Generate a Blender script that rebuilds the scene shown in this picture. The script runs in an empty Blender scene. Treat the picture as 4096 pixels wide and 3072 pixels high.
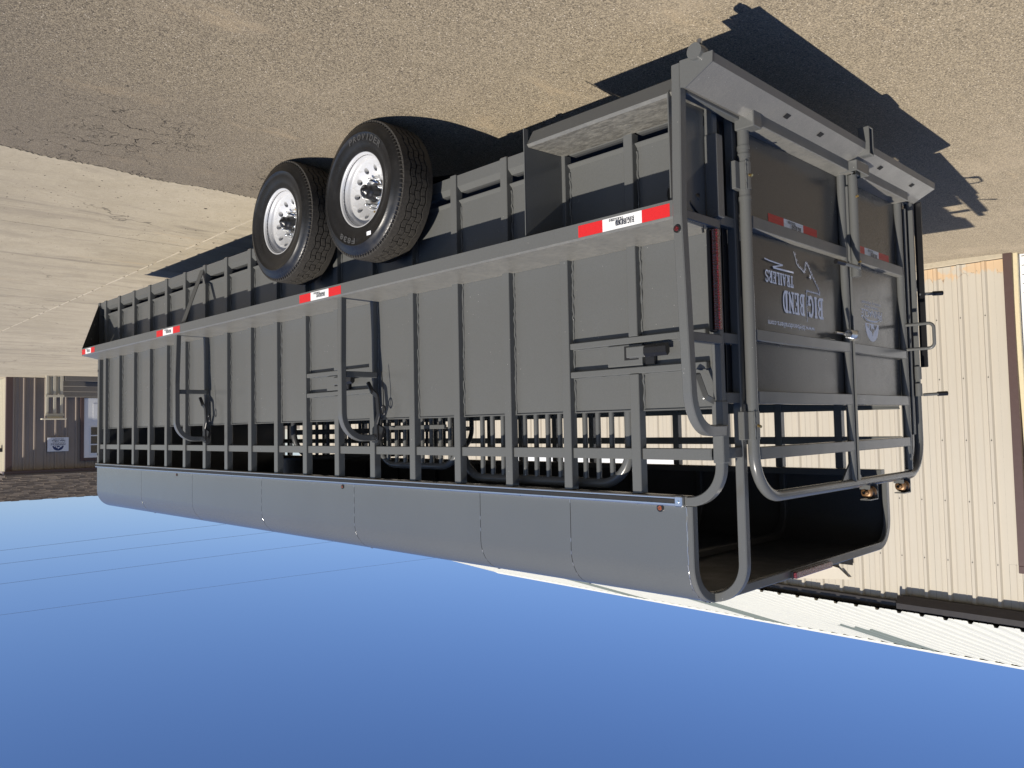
import bpy, math, random
from mathutils import Vector, Matrix
random.seed(7)
PI = math.pi
# ------------------------------------------------------------------ camera, sky, sun, exposure
scene = bpy.context.scene
C = scene.collection

def camera():
    yaw, pitch, roll = 0.78394, -0.05190, -0.02004
    f = Vector((-math.sin(yaw) * math.cos(pitch), math.cos(yaw) * math.cos(pitch), math.sin(pitch)))
    r = Vector((math.cos(yaw), math.sin(yaw), 0)); u = r.cross(f)
    r2 = r * math.cos(roll) + u * math.sin(roll); u2 = -r * math.sin(roll) + u * math.cos(roll)
    # the phone was held upside down: camera rolled by half a turn
    m = Matrix((-r2, -u2, -f)).transposed().to_4x4()
    m.translation = Vector((2.9269, -2.1332, 1.80))
    cam = bpy.data.cameras.new('camera'); cam.sensor_width = 36; cam.lens = 36 * 3200.3 / 4096
    cam.clip_start = 0.05; cam.clip_end = 5000
    o = bpy.data.objects.new('camera', cam); C.objects.link(o); o.matrix_world = m
    scene.camera = o
camera()
SUN = Vector((1.0, -0.09, 0.765)).normalized()
w = bpy.data.worlds.new('World'); scene.world = w; w.use_nodes = True
nt = w.node_tree; nt.nodes.clear()
sky = nt.nodes.new('ShaderNodeTexSky'); sky.sky_type = 'NISHITA'; sky.sun_disc = False
sky.sun_elevation = math.asin(SUN.z); sky.sun_rotation = math.atan2(SUN.x, SUN.y)
sky.air_density = 1.0; sky.dust_density = 0.40; sky.ozone_density = 1.0; sky.altitude = 1400
bg = nt.nodes.new('ShaderNodeBackground'); bg.inputs['Strength'].default_value = 0.070
out = nt.nodes.new('ShaderNodeOutputWorld')
hs = nt.nodes.new('ShaderNodeHueSaturation'); hs.inputs['Saturation'].default_value = 1.15
tint = nt.nodes.new('ShaderNodeMix'); tint.data_type = 'RGBA'; tint.blend_type = 'MULTIPLY'; tint.inputs[0].default_value = 1; tint.inputs[7].default_value = (1.05, 1.09, 1.40, 1)
nt.links.new(sky.outputs[0], hs.inputs['Color']); nt.links.new(hs.outputs[0], tint.inputs[6]); nt.links.new(tint.outputs[2], bg.inputs[0]); nt.links.new(bg.outputs[0], out.inputs[0])
sl = bpy.data.lights.new('sun', 'SUN'); sl.energy = 5.0; sl.angle = math.radians(0.5); sl.color = (1, 0.93, 0.82)
so = bpy.data.objects.new('sun', sl); C.objects.link(so); so.location = (20, -2, 15)
so.rotation_euler = SUN.to_track_quat('Z', 'Y').to_euler()
scene.view_settings.view_transform = 'Standard'; scene.view_settings.look = 'None'
scene.view_settings.exposure = 0.2; scene.cycles.diffuse_bounces = 2; scene.view_settings.gamma = 1

# ------------------------------------------------------------------ materials
class NT:
    def __init__(s, name):
        s.m = bpy.data.materials.new(name); s.m.use_nodes = True
        s.t = s.m.node_tree; s.b = s.t.nodes['Principled BSDF']
        g = s.t.nodes.new('ShaderNodeNewGeometry'); s.pos = g.outputs['Position']; s.geo = g
    def link(s, a, b): s.t.links.new(a, b)
    def put(s, sock, v):
        if hasattr(v, 'is_output') or isinstance(v, bpy.types.NodeSocket): s.link(v, sock)
        else: sock.default_value = v
    def mapv(s, scale=(1, 1, 1), loc=(0, 0, 0), rot=(0, 0, 0)):
        n = s.t.nodes.new('ShaderNodeMapping'); s.link(s.pos, n.inputs[0])
        n.inputs['Scale'].default_value = scale; n.inputs['Location'].default_value = loc; n.inputs['Rotation'].default_value = rot
        return n.outputs[0]
    def noise(s, scale, detail=4, rough=0.6, vec=None, col=False):
        n = s.t.nodes.new('ShaderNodeTexNoise'); s.link(vec or s.pos, n.inputs['Vector'])
        n.inputs['Scale'].default_value = scale; n.inputs['Detail'].default_value = detail; n.inputs['Roughness'].default_value = rough
        return n.outputs[1 if col else 0]
    def vor(s, scale, feat='F1', vec=None, outn='Distance'):
        n = s.t.nodes.new('ShaderNodeTexVoronoi'); n.feature = feat; s.link(vec or s.pos, n.inputs['Vector'])
        n.inputs['Scale'].default_value = scale
        return n.outputs[outn]
    def ramp(s, v, a, b, ca=0.0, cb=1.0):
        n = s.t.nodes.new('ShaderNodeMapRange'); s.link(v, n.inputs[0])
        for i, x in zip((1, 2, 3, 4), (a, b, ca, cb)): n.inputs[i].default_value = x
        return n.outputs[0]
    def math(s, op, a, b=0.0):
        n = s.t.nodes.new('ShaderNodeMath'); n.operation = op; s.put(n.inputs[0], a); s.put(n.inputs[1], b); return n.outputs[0]
    def mix(s, f, a, b):
        n = s.t.nodes.new('ShaderNodeMix'); n.data_type = 'RGBA'
        s.put(n.inputs[0], f)
        for k, v in ((6, a), (7, b)):
            if isinstance(v, (tuple, list)): n.inputs[k].default_value = (*v[:3], 1)
            else: s.link(v, n.inputs[k])
        return n.outputs[2]
    def bump(s, h, strength=0.3, dist=0.01):
        n = s.t.nodes.new('ShaderNodeBump'); s.link(h, n.inputs['Height']); n.inputs['Strength'].default_value = strength
        n.inputs['Distance'].default_value = dist; s.link(n.outputs[0], s.b.inputs['Normal'])
    def sep(s):
        n = s.t.nodes.new('ShaderNodeSeparateXYZ'); s.link(s.pos, n.inputs[0]); return n.outputs
    def fin(s, col=None, rough=None, metal=0.0, spec=0.5, coat=0.0):
        if col is not None:
            if isinstance(col, (tuple, list)): s.b.inputs['Base Color'].default_value = (*col[:3], 1)
            else: s.link(col, s.b.inputs['Base Color'])
        if rough is not None: s.put(s.b.inputs['Roughness'], rough)
        s.b.inputs['Metallic'].default_value = metal; s.b.inputs['Specular IOR Level'].default_value = spec
        s.b.inputs['Coat Weight'].default_value = coat; s.b.inputs['Coat Roughness'].default_value = 0.12
        return s.m

def simple(name, col, rough=0.5, metal=0.0, var=0.12, spec=0.5, coat=0.0, sc=30):
    n = NT(name); k = n.noise(sc, 4)
    a = tuple(c * (1 - var) for c in col); b = tuple(min(1, c * (1 + var)) for c in col)
    return n.fin(n.mix(k, a, b), n.ramp(n.noise(sc * 0.6, 3), 0.2, 0.8, rough * 0.85, min(1, rough * 1.15)), metal, spec, coat)

def paint(name, col=(0.099, 0.1015, 0.099), dust=0.0, rough=0.22, ripple=0.10, specks=0.8, spec=0.36, coat=0.05):
    n = NT(name)
    big = n.noise(1.3, 3); fine = n.noise(220, 3, 0.7); sp = n.vor(38); sp2 = n.noise(4.0, 3)
    base = n.mix(big, tuple(c * 0.93 for c in col), tuple(c * 1.07 for c in col))
    base = n.mix(n.math('MULTIPLY', n.ramp(fine, 0.35, 0.75), 0.10), base, (0.26, 0.255, 0.24))
    speck = n.math('MULTIPLY', n.ramp(sp, 0.075, 0.045), n.ramp(sp2, 0.56, 0.62))
    base = n.mix(n.math('MULTIPLY', speck, specks), base, (0.5, 0.49, 0.46))
    r = n.ramp(n.noise(9, 4), 0.3, 0.7, rough * 0.85, rough * 1.25)
    if dust:
        z = n.t.nodes.new('ShaderNodeSeparateXYZ'); n.link(n.geo.outputs['Normal'], z.inputs[0])
        up = n.ramp(z.outputs[2], 0.55, 0.95)
        st = n.noise(75, 5, 0.8, n.mapv((1.0, 0.30, 1.0))); lo = n.noise(5, 4, 0.7)
        f = n.math('MULTIPLY', up, n.math('MULTIPLY', n.ramp(st, 0.36, 0.66, 0.20, dust), n.ramp(lo, 0.3, 0.65, 0.55, 1.0)))
        gr = n.math('MULTIPLY', n.ramp(n.noise(330, 2, 0.8), 0.55, 0.72), up)
        base = n.mix(f, base, (0.29, 0.275, 0.24)); base = n.mix(n.math('MULTIPLY', gr, 0.40), base, (0.50, 0.46, 0.38))
        if dust > 0.9:
            mo = n.noise(34, 5, 0.8, n.mapv((1.2, 0.5, 1))); base = n.mix(n.math('MULTIPLY', up, n.ramp(mo, 0.42, 0.56, 0.75, 0.0)), base, (0.085, 0.082, 0.075))
        r = n.math('MAXIMUM', r, n.math('MULTIPLY', f, 0.9))
    n.bump(n.math('ADD', n.noise(2.2, 2), n.math('MULTIPLY', n.noise(420, 2), 0.004)), ripple, 0.02)
    return n.fin(base, r, 0, spec, coat)

PAINT = paint('dark_grey_paint')
DUSTY = paint('dusty_grey_paint', dust=0.75, rough=0.36)
TRAY = paint('dirty_grey_paint', dust=0.95, rough=0.42)
ROOFP = paint('grey_roof_paint', (0.092, 0.098, 0.100), rough=0.20, ripple=0.04, specks=0.0, spec=0.5, coat=0.3)
ROOM = paint('interior_shade_paint', (0.045, 0.047, 0.05), rough=0.45, specks=0.0, spec=0.25, coat=0.0)  # same grey as outside, darkened: the interior's shade is painted into the colour
WELD = simple('weld_bead', (0.30, 0.30, 0.30), 0.16, 0.6, coat=0.8)
CHROME = simple('polished_steel', (0.75, 0.75, 0.74), 0.12, 1.0, 0.05)
STEEL = simple('bare_steel', (0.52, 0.50, 0.47), 0.33, 1.0, 0.2)
ALU = simple('aluminium', (0.66, 0.67, 0.69), 0.30, 1.0, 0.06)
RIM = simple('silver_wheel_paint', (0.55, 0.55, 0.55), 0.36, 0.25, 0.03, coat=0.35)
BLACK = simple('black_plastic', (0.012, 0.012, 0.013), 0.30, coat=0.1)
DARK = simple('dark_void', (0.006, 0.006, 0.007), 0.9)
RUBBER = simple('black_rubber_insert', (0.02, 0.019, 0.018), 0.5)
WHITEV = simple('white_vinyl', (0.86, 0.87, 0.90), 0.45, var=0.03)
INK = simple('black_ink', (0.012, 0.014, 0.025), 0.5, var=0.02)
BRONZE = simple('bronze_pulley', (0.20, 0.11, 0.05), 0.4, 0.5)
BRASS = simple('brass_valve', (0.6, 0.42, 0.16), 0.3, 0.9)
LETTER = simple('moulded_lettering', (0.052, 0.051, 0.05), 0.6, var=0.1)

def tape_mat(name, col):
    n = NT(name); v = n.mapv((1, 260, 260), rot=(0.6, 0, 0)); k = n.vor(1.0, 'DISTANCE_TO_EDGE', v)
    return n.fin(n.mix(n.ramp(k, 0.0, 0.3), tuple(c * 0.80 for c in col), col), 0.40, 0, 0.25, 0.0)
TRED = tape_mat('red_reflective_tape', (0.62, 0.025, 0.028)); TWHITE = tape_mat('white_reflective_tape', (0.80, 0.80, 0.78))

def lens_mat(name, col):
    n = NT(name); k = n.vor(160, 'F1'); n.bump(k, 0.6, 0.003)
    return n.fin(n.mix(n.ramp(k, 0.1, 0.7), col, tuple(c * 0.25 for c in col)), 0.12, 0, 0.7, 0.6)
REDL = lens_mat('red_lens', (0.16, 0.008, 0.010)); AMBL = lens_mat('amber_lens', (0.35, 0.085, 0.012)); REDP = lens_mat('red_ribbed_lens', (0.26, 0.045, 0.05))

def tyre_mat():
    n = NT('tyre_rubber'); k = n.noise(60, 5); d = n.noise(7, 4)
    c = n.mix(n.ramp(k, 0.3, 0.7), (0.0075, 0.0075, 0.008), (0.013, 0.0125, 0.012))
    c = n.mix(n.math('MULTIPLY', n.ramp(d, 0.5, 0.8), 0.22), c, (0.04, 0.035, 0.03))
    n.bump(n.noise(180, 3), 0.15, 0.003)
    return n.fin(c, n.ramp(d, 0.3, 0.7, 0.24, 0.45), 0, 0.5)
TYRE = tyre_mat()
def tread_mat():
    n = NT('tread_rubber'); k = n.noise(90, 4)
    n.bump(n.noise(300, 2), 0.2, 0.002)
    return n.fin(n.mix(n.ramp(k, 0.3, 0.7), (0.026, 0.024, 0.022), (0.055, 0.050, 0.043)), 0.7, 0, 0.35)
TREAD = tread_mat()

def asphalt_mat():
    n = NT('worn_asphalt'); x, y, z = n.sep()
    agg = n.vor(150, 'F1', outn='Color'); sa = n.t.nodes.new('ShaderNodeSeparateColor'); n.link(agg, sa.inputs[0])
    d = n.vor(150); fine = n.noise(420, 3, 0.8); mid = n.noise(38, 5, 0.7); big = n.noise(0.7, 5, 0.65)
    c = n.mix(n.ramp(sa.outputs[0], 0.15, 0.85), (0.135, 0.112, 0.080), (0.335, 0.280, 0.198))
    c = n.mix(n.ramp(fine, 0.40, 0.70, 0.0, 0.6), c, (0.43, 0.364, 0.26))
    c = n.mix(n.math('MULTIPLY', n.ramp(sa.outputs[1], 0.955, 0.985), n.ramp(d, 0.5, 0.3)), c, (0.70, 0.63, 0.53))
    c = n.mix(n.ramp(d, 0.55, 0.80, 0.0, 0.75), c, (0.055, 0.046, 0.037))
    c = n.mix(n.ramp(mid, 0.30, 0.70, 0.28, 0.0), c, (0.115, 0.097, 0.078))
    c = n.mix(n.ramp(big, 0.52, 0.74, 0.0, 0.55), c, (0.36, 0.30, 0.22))
    dirt = n.noise(1.9, 6, 0.7, n.mapv((0.5, 1.5, 1), (3.1, 1.7, 0)))
    c = n.mix(n.ramp(dirt, 0.59, 0.72, 0.0, 0.45), c, (0.40, 0.31, 0.20))
    # fresher, darker strip with alligator cracks beside the concrete
    edge = n.ramp(n.math('ADD', y, n.ramp(n.noise(0.9, 4), 0, 1, -0.9, 0.9)), 1.4, 3.2)
    c = n.mix(n.math('MULTIPLY', edge, 0.50), c, (0.14, 0.121, 0.102))
    nv = n.t.nodes.new('ShaderNodeVectorMath'); nv.operation = 'ADD'; n.link(n.mapv((0.6, 1.6, 1)), nv.inputs[0])
    nn = n.noise(3.0, 4, col=True); n.link(nn, nv.inputs[1])
    ck = n.vor(2.1, 'DISTANCE_TO_EDGE', nv.outputs[0])
    cr = n.math('MULTIPLY', n.ramp(ck, 0.018, 0.006), n.math('MULTIPLY', n.ramp(edge, 0.35, 0.8), n.ramp(n.noise(1.2, 2), 0.42, 0.58)))
    c = n.mix(n.math('MULTIPLY', cr, 0.85), c, (0.018, 0.016, 0.014))
    h = n.math('ADD', n.math('MULTIPLY', d, -0.6), n.math('MULTIPLY', fine, 0.5)); h = n.math('SUBTRACT', h, cr)
    n.bump(h, 0.75, 0.006); n.b.inputs['Diffuse Roughness'].default_value = 1.0
    return n.fin(c, 0.82, 0, 0.25)

def concrete_mat():
    n = NT('pale_concrete'); big = n.noise(0.45, 6, 0.65); mid = n.noise(3.2, 6, 0.7); fine = n.noise(130, 5, 0.8)
    wv = n.t.nodes.new('ShaderNodeVectorMath'); wv.operation = 'ADD'; n.link(n.mapv((0.16, 1.5, 1), rot=(0, 0, 0.10)), wv.inputs[0])
    wn = n.noise(0.9, 3, col=True); wm = n.t.nodes.new('ShaderNodeVectorMath'); wm.operation = 'SCALE'; n.link(wn, wm.inputs[0]); wm.inputs['Scale'].default_value = 0.8; n.link(wm.outputs[0], wv.inputs[1])
    st = n.noise(2.2, 7, 0.75, wv.outputs[0])
    c = n.mix(n.ramp(big, 0.3, 0.7), (0.40, 0.35, 0.262), (0.53, 0.466, 0.352))
    c = n.mix(n.ramp(mid, 0.40, 0.72, 0.0, 0.50), c, (0.33, 0.283, 0.20))
    c = n.mix(n.ramp(st, 0.50, 0.68, 0.0, 0.60), c, (0.24, 0.208, 0.165))
    wv2 = n.t.nodes.new('ShaderNodeVectorMath'); wv2.operation = 'ADD'; n.link(n.mapv((0.09, 2.3, 1), (0, 2.2, 0), (0, 0, -0.09)), wv2.inputs[0]); n.link(wm.outputs[0], wv2.inputs[1])
    tm = n.noise(1.5, 5, 0.65, wv2.outputs[0])
    c = n.mix(n.ramp(tm, 0.57, 0.68, 0.0, 0.62), c, (0.165, 0.145, 0.12))
    c = n.mix(n.ramp(fine, 0.34, 0.66, 0.45, 0.0), c, (0.24, 0.207, 0.16)); g2 = n.noise(22, 5, 0.8); c = n.mix(n.ramp(g2, 0.40, 0.64, 0.25, 0.0), c, (0.25, 0.215, 0.165))
    sp = n.vor(26); c = n.mix(n.math('MULTIPLY', n.ramp(sp, 0.10, 0.05), n.ramp(mid, 0.50, 0.58)), c, (0.12, 0.10, 0.08))
    rust = n.noise(1.4, 5, 0.7, n.mapv((0.3, 1.6, 1), (7, 0.4, 0)))
    c = n.mix(n.ramp(rust, 0.62, 0.76, 0.0, 0.55), c, (0.44, 0.30, 0.165))
    nv = n.t.nodes.new('ShaderNodeVectorMath'); nv.operation = 'ADD'; n.link(n.pos, nv.inputs[0]); n.link(n.noise(1.5, 4, col=True), nv.inputs[1])
    ck = n.vor(0.55, 'DISTANCE_TO_EDGE', nv.outputs[0]); cr = n.math('MULTIPLY', n.ramp(ck, 0.006, 0.002), n.ramp(n.noise(0.6, 2), 0.50, 0.58))
    c = n.mix(n.math('MULTIPLY', cr, 0.7), c, (0.09, 0.078, 0.062))
    n.bump(n.math('SUBTRACT', n.math('ADD', fine, n.noise(12, 5)), cr), 0.28, 0.006); n.b.inputs['Diffuse Roughness'].default_value = 1.0
    return n.fin(c, 0.8, 0, 0.25)

def dirt_mat():
    n = NT('dry_earth'); return n.fin(n.mix(n.noise(0.4, 6), (0.24, 0.19, 0.13), (0.36, 0.31, 0.23)), 0.95)

def siding_mat():
    n = NT('tan_siding_paint'); x, y, z = n.sep(); big = n.noise(0.9, 4); st = n.noise(14, 4, 0.6, n.mapv((1, 3, 0.12)))
    c = n.mix(big, (0.455, 0.412, 0.335), (0.505, 0.458, 0.376)); c = n.mix(n.ramp(st, 0.4, 0.8, 0.0, 0.20), c, (0.385, 0.345, 0.275))
    lim = n.math('ADD', n.math('MULTIPLY', n.noise(7.0, 5, 0.72, n.mapv((1, 1, 0.22))), 0.42), 0.0)
    peel = n.ramp(n.math('SUBTRACT', lim, z), -0.012, 0.004)
    c = n.mix(n.math('MULTIPLY', peel, n.ramp(n.noise(5, 3), 0.40, 0.46)), c, (0.55, 0.40, 0.25))
    e = n.ramp(n.math('ABSOLUTE', n.math('SUBTRACT', lim, n.math('ADD', z, 0.004))), 0.0, 0.007, 0.75, 0.0)
    c = n.mix(n.math('MULTIPLY', e, n.ramp(n.noise(9, 2), 0.5, 0.6)), c, (0.07, 0.055, 0.045))
    return n.fin(c, 0.55, 0, 0.35)

ASPH = asphalt_mat(); CONC = concrete_mat(); DIRT = dirt_mat(); SIDING = siding_mat()
WROOF = simple('white_metal_roof', (0.76, 0.75, 0.66), 0.45, var=0.05, sc=2)
SKYL = simple('fibreglass_skylight', (0.27, 0.30, 0.25), 0.35, var=0.1)
BROWN = simple('brown_trim', (0.085, 0.052, 0.045), 0.45, var=0.1)
GUTTER = simple('dark_gutter', (0.024, 0.020, 0.018), 0.45)
FOUND = simple('foundation_concrete', (0.42, 0.36, 0.26), 0.85, var=0.2)
SEAL = simple('cream_rubber_seal', (0.62, 0.53, 0.34), 0.6)
WDOOR = simple('white_door_panel', (0.78, 0.78, 0.76), 0.4, var=0.03)
TAUPE = simple('taupe_siding', (0.27, 0.225, 0.185), 0.5, var=0.08, sc=3)
CREAM = simple('cream_lumber', (0.55, 0.50, 0.38), 0.7, var=0.12)
GREYW = simple('grey_deck_boards', (0.16, 0.145, 0.125), 0.8, var=0.2)
SHING = [simple('shingle_a', (0.17, 0.135, 0.10), 0.9, var=0.3, sc=60), simple('shingle_b', (0.13, 0.105, 0.082), 0.9, var=0.3, sc=60)]
GLASS = simple('dark_glass', (0.015, 0.017, 0.02), 0.05, var=0.2, spec=0.8)
BLUE = simple('blue_print', (0.012, 0.03, 0.11), 0.5); SIGNW = simple('white_sign_sheet', (0.72, 0.73, 0.74), 0.45, var=0.03)
WIRE = simple('wire_insulation', (0.09, 0.11, 0.15), 0.6); STONE = simple('pebble', (0.30, 0.25, 0.19), 0.9, var=0.5, sc=40)
FILL = simple('joint_sealant', (0.50, 0.44, 0.34), 0.85, var=0.25, sc=60)

# ------------------------------------------------------------------ geometry helpers
V = Vector
def fillet(pts, R, n=8):
    pts = [V(p) for p in pts]; o = [pts[0]]
    for i in range(1, len(pts) - 1):
        a, b, c = pts[i - 1], pts[i], pts[i + 1]
        u = (a - b).normalized(); v = (c - b).normalized(); ang = u.angle(v); t = R / math.tan(ang / 2)
        p0 = b + u * t; cen = b + (u + v).normalized() * (R / math.sin(ang / 2)); s = p0 - cen
        ax = u.cross(v).normalized(); tot = PI - ang
        for k in range(n + 1):
            o.append(cen + Matrix.Rotation(-tot * k / n, 3, ax) @ s)
    o.append(pts[-1]); return o

class G:
    def __init__(s): s.v = []; s.f = []; s.s = []
    def add(s, vs, fs, sm=False):
        b = len(s.v); s.v += [tuple(p) for p in vs]
        for f in fs: s.f.append([b + i for i in f]); s.s.append(sm)
        return s
    def box(s, x0, x1, y0, y1, z0, z1, c=0.0025):
        X, Y, Z = sorted((x0, x1)), sorted((y0, y1)), sorted((z0, z1))
        if c <= 0:
            vs = [(X[i & 1], Y[(i >> 1) & 1], Z[i >> 2]) for i in range(8)]
            return s.add(vs, [(0, 2, 3, 1), (4, 5, 7, 6), (0, 1, 5, 4), (2, 6, 7, 3), (0, 4, 6, 2), (1, 3, 7, 5)])
        c = min(c, (X[1] - X[0]) / 2.2, (Y[1] - Y[0]) / 2.2, (Z[1] - Z[0]) / 2.2)
        vs = []
        for k in range(8):
            i, j, l = k & 1, (k >> 1) & 1, k >> 2
            p = [X[i], Y[j], Z[l]]; d = [c * (1 - 2 * i), c * (1 - 2 * j), c * (1 - 2 * l)]
            for a in range(3): vs.append([p[b] + (0 if b == a else d[b]) for b in range(3)])
        I = lambda k, a: k * 3 + a
        fs = [[I(k, a) for k in q] for a, q in ((2, (0, 2, 3, 1)), (2, (4, 5, 7, 6)), (1, (0, 1, 5, 4)), (1, (2, 6, 7, 3)), (0, (0, 4, 6, 2)), (0, (1, 3, 7, 5)))]
        for k in range(8):
            for a in range(3):
                k2 = k ^ (1 << a)
                if k < k2:
                    b, d = [q for q in range(3) if q != a]
                    fs.append([I(k, b), I(k2, b), I(k2, d), I(k, d)])
            fs.append([I(k, 0), I(k, 1), I(k, 2)])
        return s.add(vs, fs)
    def prof(s, poly, a0, a1, axis='y'):
        n = len(poly)
        P = (lambda p, a: (p[0], a, p[1])) if axis == 'y' else ((lambda p, a: (a, p[0], p[1])) if axis == 'x' else (lambda p, a: (p[0], p[1], a)))
        vs = [P(p, a0) for p in poly] + [P(p, a1) for p in poly]
        s.add(vs, [[i, (i + 1) % n, n + (i + 1) % n, n + i] for i in range(n)])
        return s.add(vs, [list(range(n)), list(range(2 * n - 1, n - 1, -1))])
    def frames(s, path, ref):
        P = [V(p) for p in path]; T = []
        for i in range(len(P)):
            t = (P[min(i + 1, len(P) - 1)] - P[max(i - 1, 0)]).normalized(); T.append(t)
        r = V(ref); fr = []
        for t in T:
            r = (r - t * r.dot(t)); r = r.normalized() if r.length > 1e-6 else t.orthogonal().normalized()
            fr.append((r.copy(), t.cross(r)))
        return P, fr, T
    def sweep(s, path, sec, ref=(1, 0, 0), hard=True, cap=True):
        P, fr, T = s.frames(path, ref); n = len(sec); m = len(P)
        ring = [[p + a * q[0] + b * q[1] for q in sec] for p, (a, b) in zip(P, fr)]
        # mitre stretch at sharp corners is ignored: bends are filleted
        if hard:
            for j in range(n):
                k = (j + 1) % n; vs = []
                for i in range(m): vs += [ring[i][j], ring[i][k]]
                s.add(vs, [[2 * i, 2 * i + 1, 2 * i + 3, 2 * i + 2] for i in range(m - 1)], m > 2)
        else:
            vs = [q for r in ring for q in r]
            s.add(vs, [[i * n + j, i * n + (j + 1) % n, (i + 1) * n + (j + 1) % n, (i + 1) * n + j] for i in range(m - 1) for j in range(n)], True)
        if cap: s.add(ring[0], [list(range(n - 1, -1, -1))]); s.add(ring[-1], [list(range(n))])
        return s
    def sq(s, path, w, h=None, ref=(1, 0, 0), c=0.004):
        h = h or w; a, b = w / 2, h / 2
        sec = [(a, -b + c), (a, b - c), (a - c, b), (-a + c, b), (-a, b - c), (-a, -b + c), (-a + c, -b), (a - c, -b)]
        return s.sweep(path, sec, ref)
    def rd(s, path, r, n=12, cap=True):
        sec = [(r * math.cos(2 * PI * k / n), r * math.sin(2 * PI * k / n)) for k in range(n)]
        d = (V(path[-1]) - V(path[0])); ref = (1, 0.01, 0) if abs(d.normalized().x if d.length else 0) < 0.9 else (0, 0.01, 1)
        return s.sweep(path, sec, ref, hard=False, cap=cap)
    def lathe(s, pr, cen, n=48, flip=1):
        # profile of (radius, axial) revolved about +X through cen
        m = len(pr); vs = []
        for k in range(n):
            a = 2 * PI * k / n
            for r, x in pr: vs.append((cen[0] + flip * x, cen[1] + r * math.cos(a), cen[2] + r * math.sin(a)))
        fs = []
        for k in range(n):
            q = (k + 1) % n
            for i in range(m - 1): fs.append([k * m + i, k * m + i + 1, q * m + i + 1, q * m + i])
        return s.add(vs, fs, True)
    def bead(s, p0, p1, r=0.004, step=0.02, jit=0.0022, rnd=random):
        p0, p1 = V(p0), V(p1); L = (p1 - p0).length; n = max(2, int(L / step)); path = []
        for i in range(n + 1):
            path.append(p0.lerp(p1, i / n) + V((rnd.uniform(-jit, jit), rnd.uniform(-jit, jit), rnd.uniform(-jit, jit))))
        return s.rd(path, r, 5, False)
    def mesh(s, name):
        m = bpy.data.meshes.new(name); m.from_pydata(s.v, [], s.f)
        m.polygons.foreach_set('use_smooth', s.s); m.validate(); m.update(); return m

WL = {}
def add(name, g, mat, parent=None, loc=(0, 0, 0), **props):
    m = g.mesh(name) if isinstance(g, G) else g
    if mat is not None and not m.materials:
        for k in (mat if isinstance(mat, list) else [mat]): m.materials.append(k)
    o = bpy.data.objects.new(name, m); C.objects.link(o)
    loc = V(loc); WL[o] = loc
    if parent is not None: o.parent = parent; o.location = loc - WL[parent]
    else: o.location = loc
    for k, v in props.items(): o[k] = v
    return o
def thing(name, loc, label, cat, group=None):
    o = bpy.data.objects.new(name, None); C.objects.link(o); o.location = loc; WL[o] = V(loc); o.empty_display_size = 0.2
    o['label'] = label; o['category'] = cat
    if group: o['group'] = group
    return o

def text2d(s, bold=0.0, res=3):
    cu = bpy.data.curves.new('t', 'FONT'); cu.body = s; cu.size = 1; cu.offset = bold; cu.resolution_u = res; cu.dimensions = '2D'; cu.fill_mode = 'FRONT'
    o = bpy.data.objects.new('t', cu); C.objects.link(o)
    dg = bpy.context.evaluated_depsgraph_get(); me = o.evaluated_get(dg).to_mesh()
    vs = [(v.co.x, v.co.y) for v in me.vertices]; fs = [list(p.vertices) for p in me.polygons]
    o.evaluated_get(dg).to_mesh_clear(); bpy.data.objects.remove(o); bpy.data.curves.remove(cu)
    return vs, fs
def fit(g, vf, org, right, up, W, H=None):
    vs, fs = vf; xs = [p[0] for p in vs]; ys = [p[1] for p in vs]; x0, x1, y0, y1 = min(xs), max(xs), min(ys), max(ys)
    org, right, up = V(org), V(right), V(up); sx = W / (x1 - x0); sy = (H / (y1 - y0)) if H else sx
    g.add([org + right * (p[0] - x0) * sx + up * (p[1] - y0) * sy for p in vs], fs); return g
def stroke(g, pts, wd, mp, off):
    for a, b in zip(pts, pts[1:]):
        a, b = V((a[0], a[1])), V((b[0], b[1])); d = (b - a)
        if d.length < 1e-6: continue
        d.normalize(); n = V((-d.y, d.x)) * wd / 2; e = d * wd * 0.28
        q = [a - e + n, a - e - n, b + e - n, b + e + n]
        g.add([mp(p.x, p.y, off[0]) for p in q], [(0, 1, 2, 3)]); off[0] += 0.00006
def arcp(cx, cy, rx, ry, a0, a1, n=8):
    return [(cx + rx * math.cos(math.radians(a0 + (a1 - a0) * i / n)), cy + ry * math.sin(math.radians(a0 + (a1 - a0) * i / n))) for i in range(n + 1)]
W_ = 0.21
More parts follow.
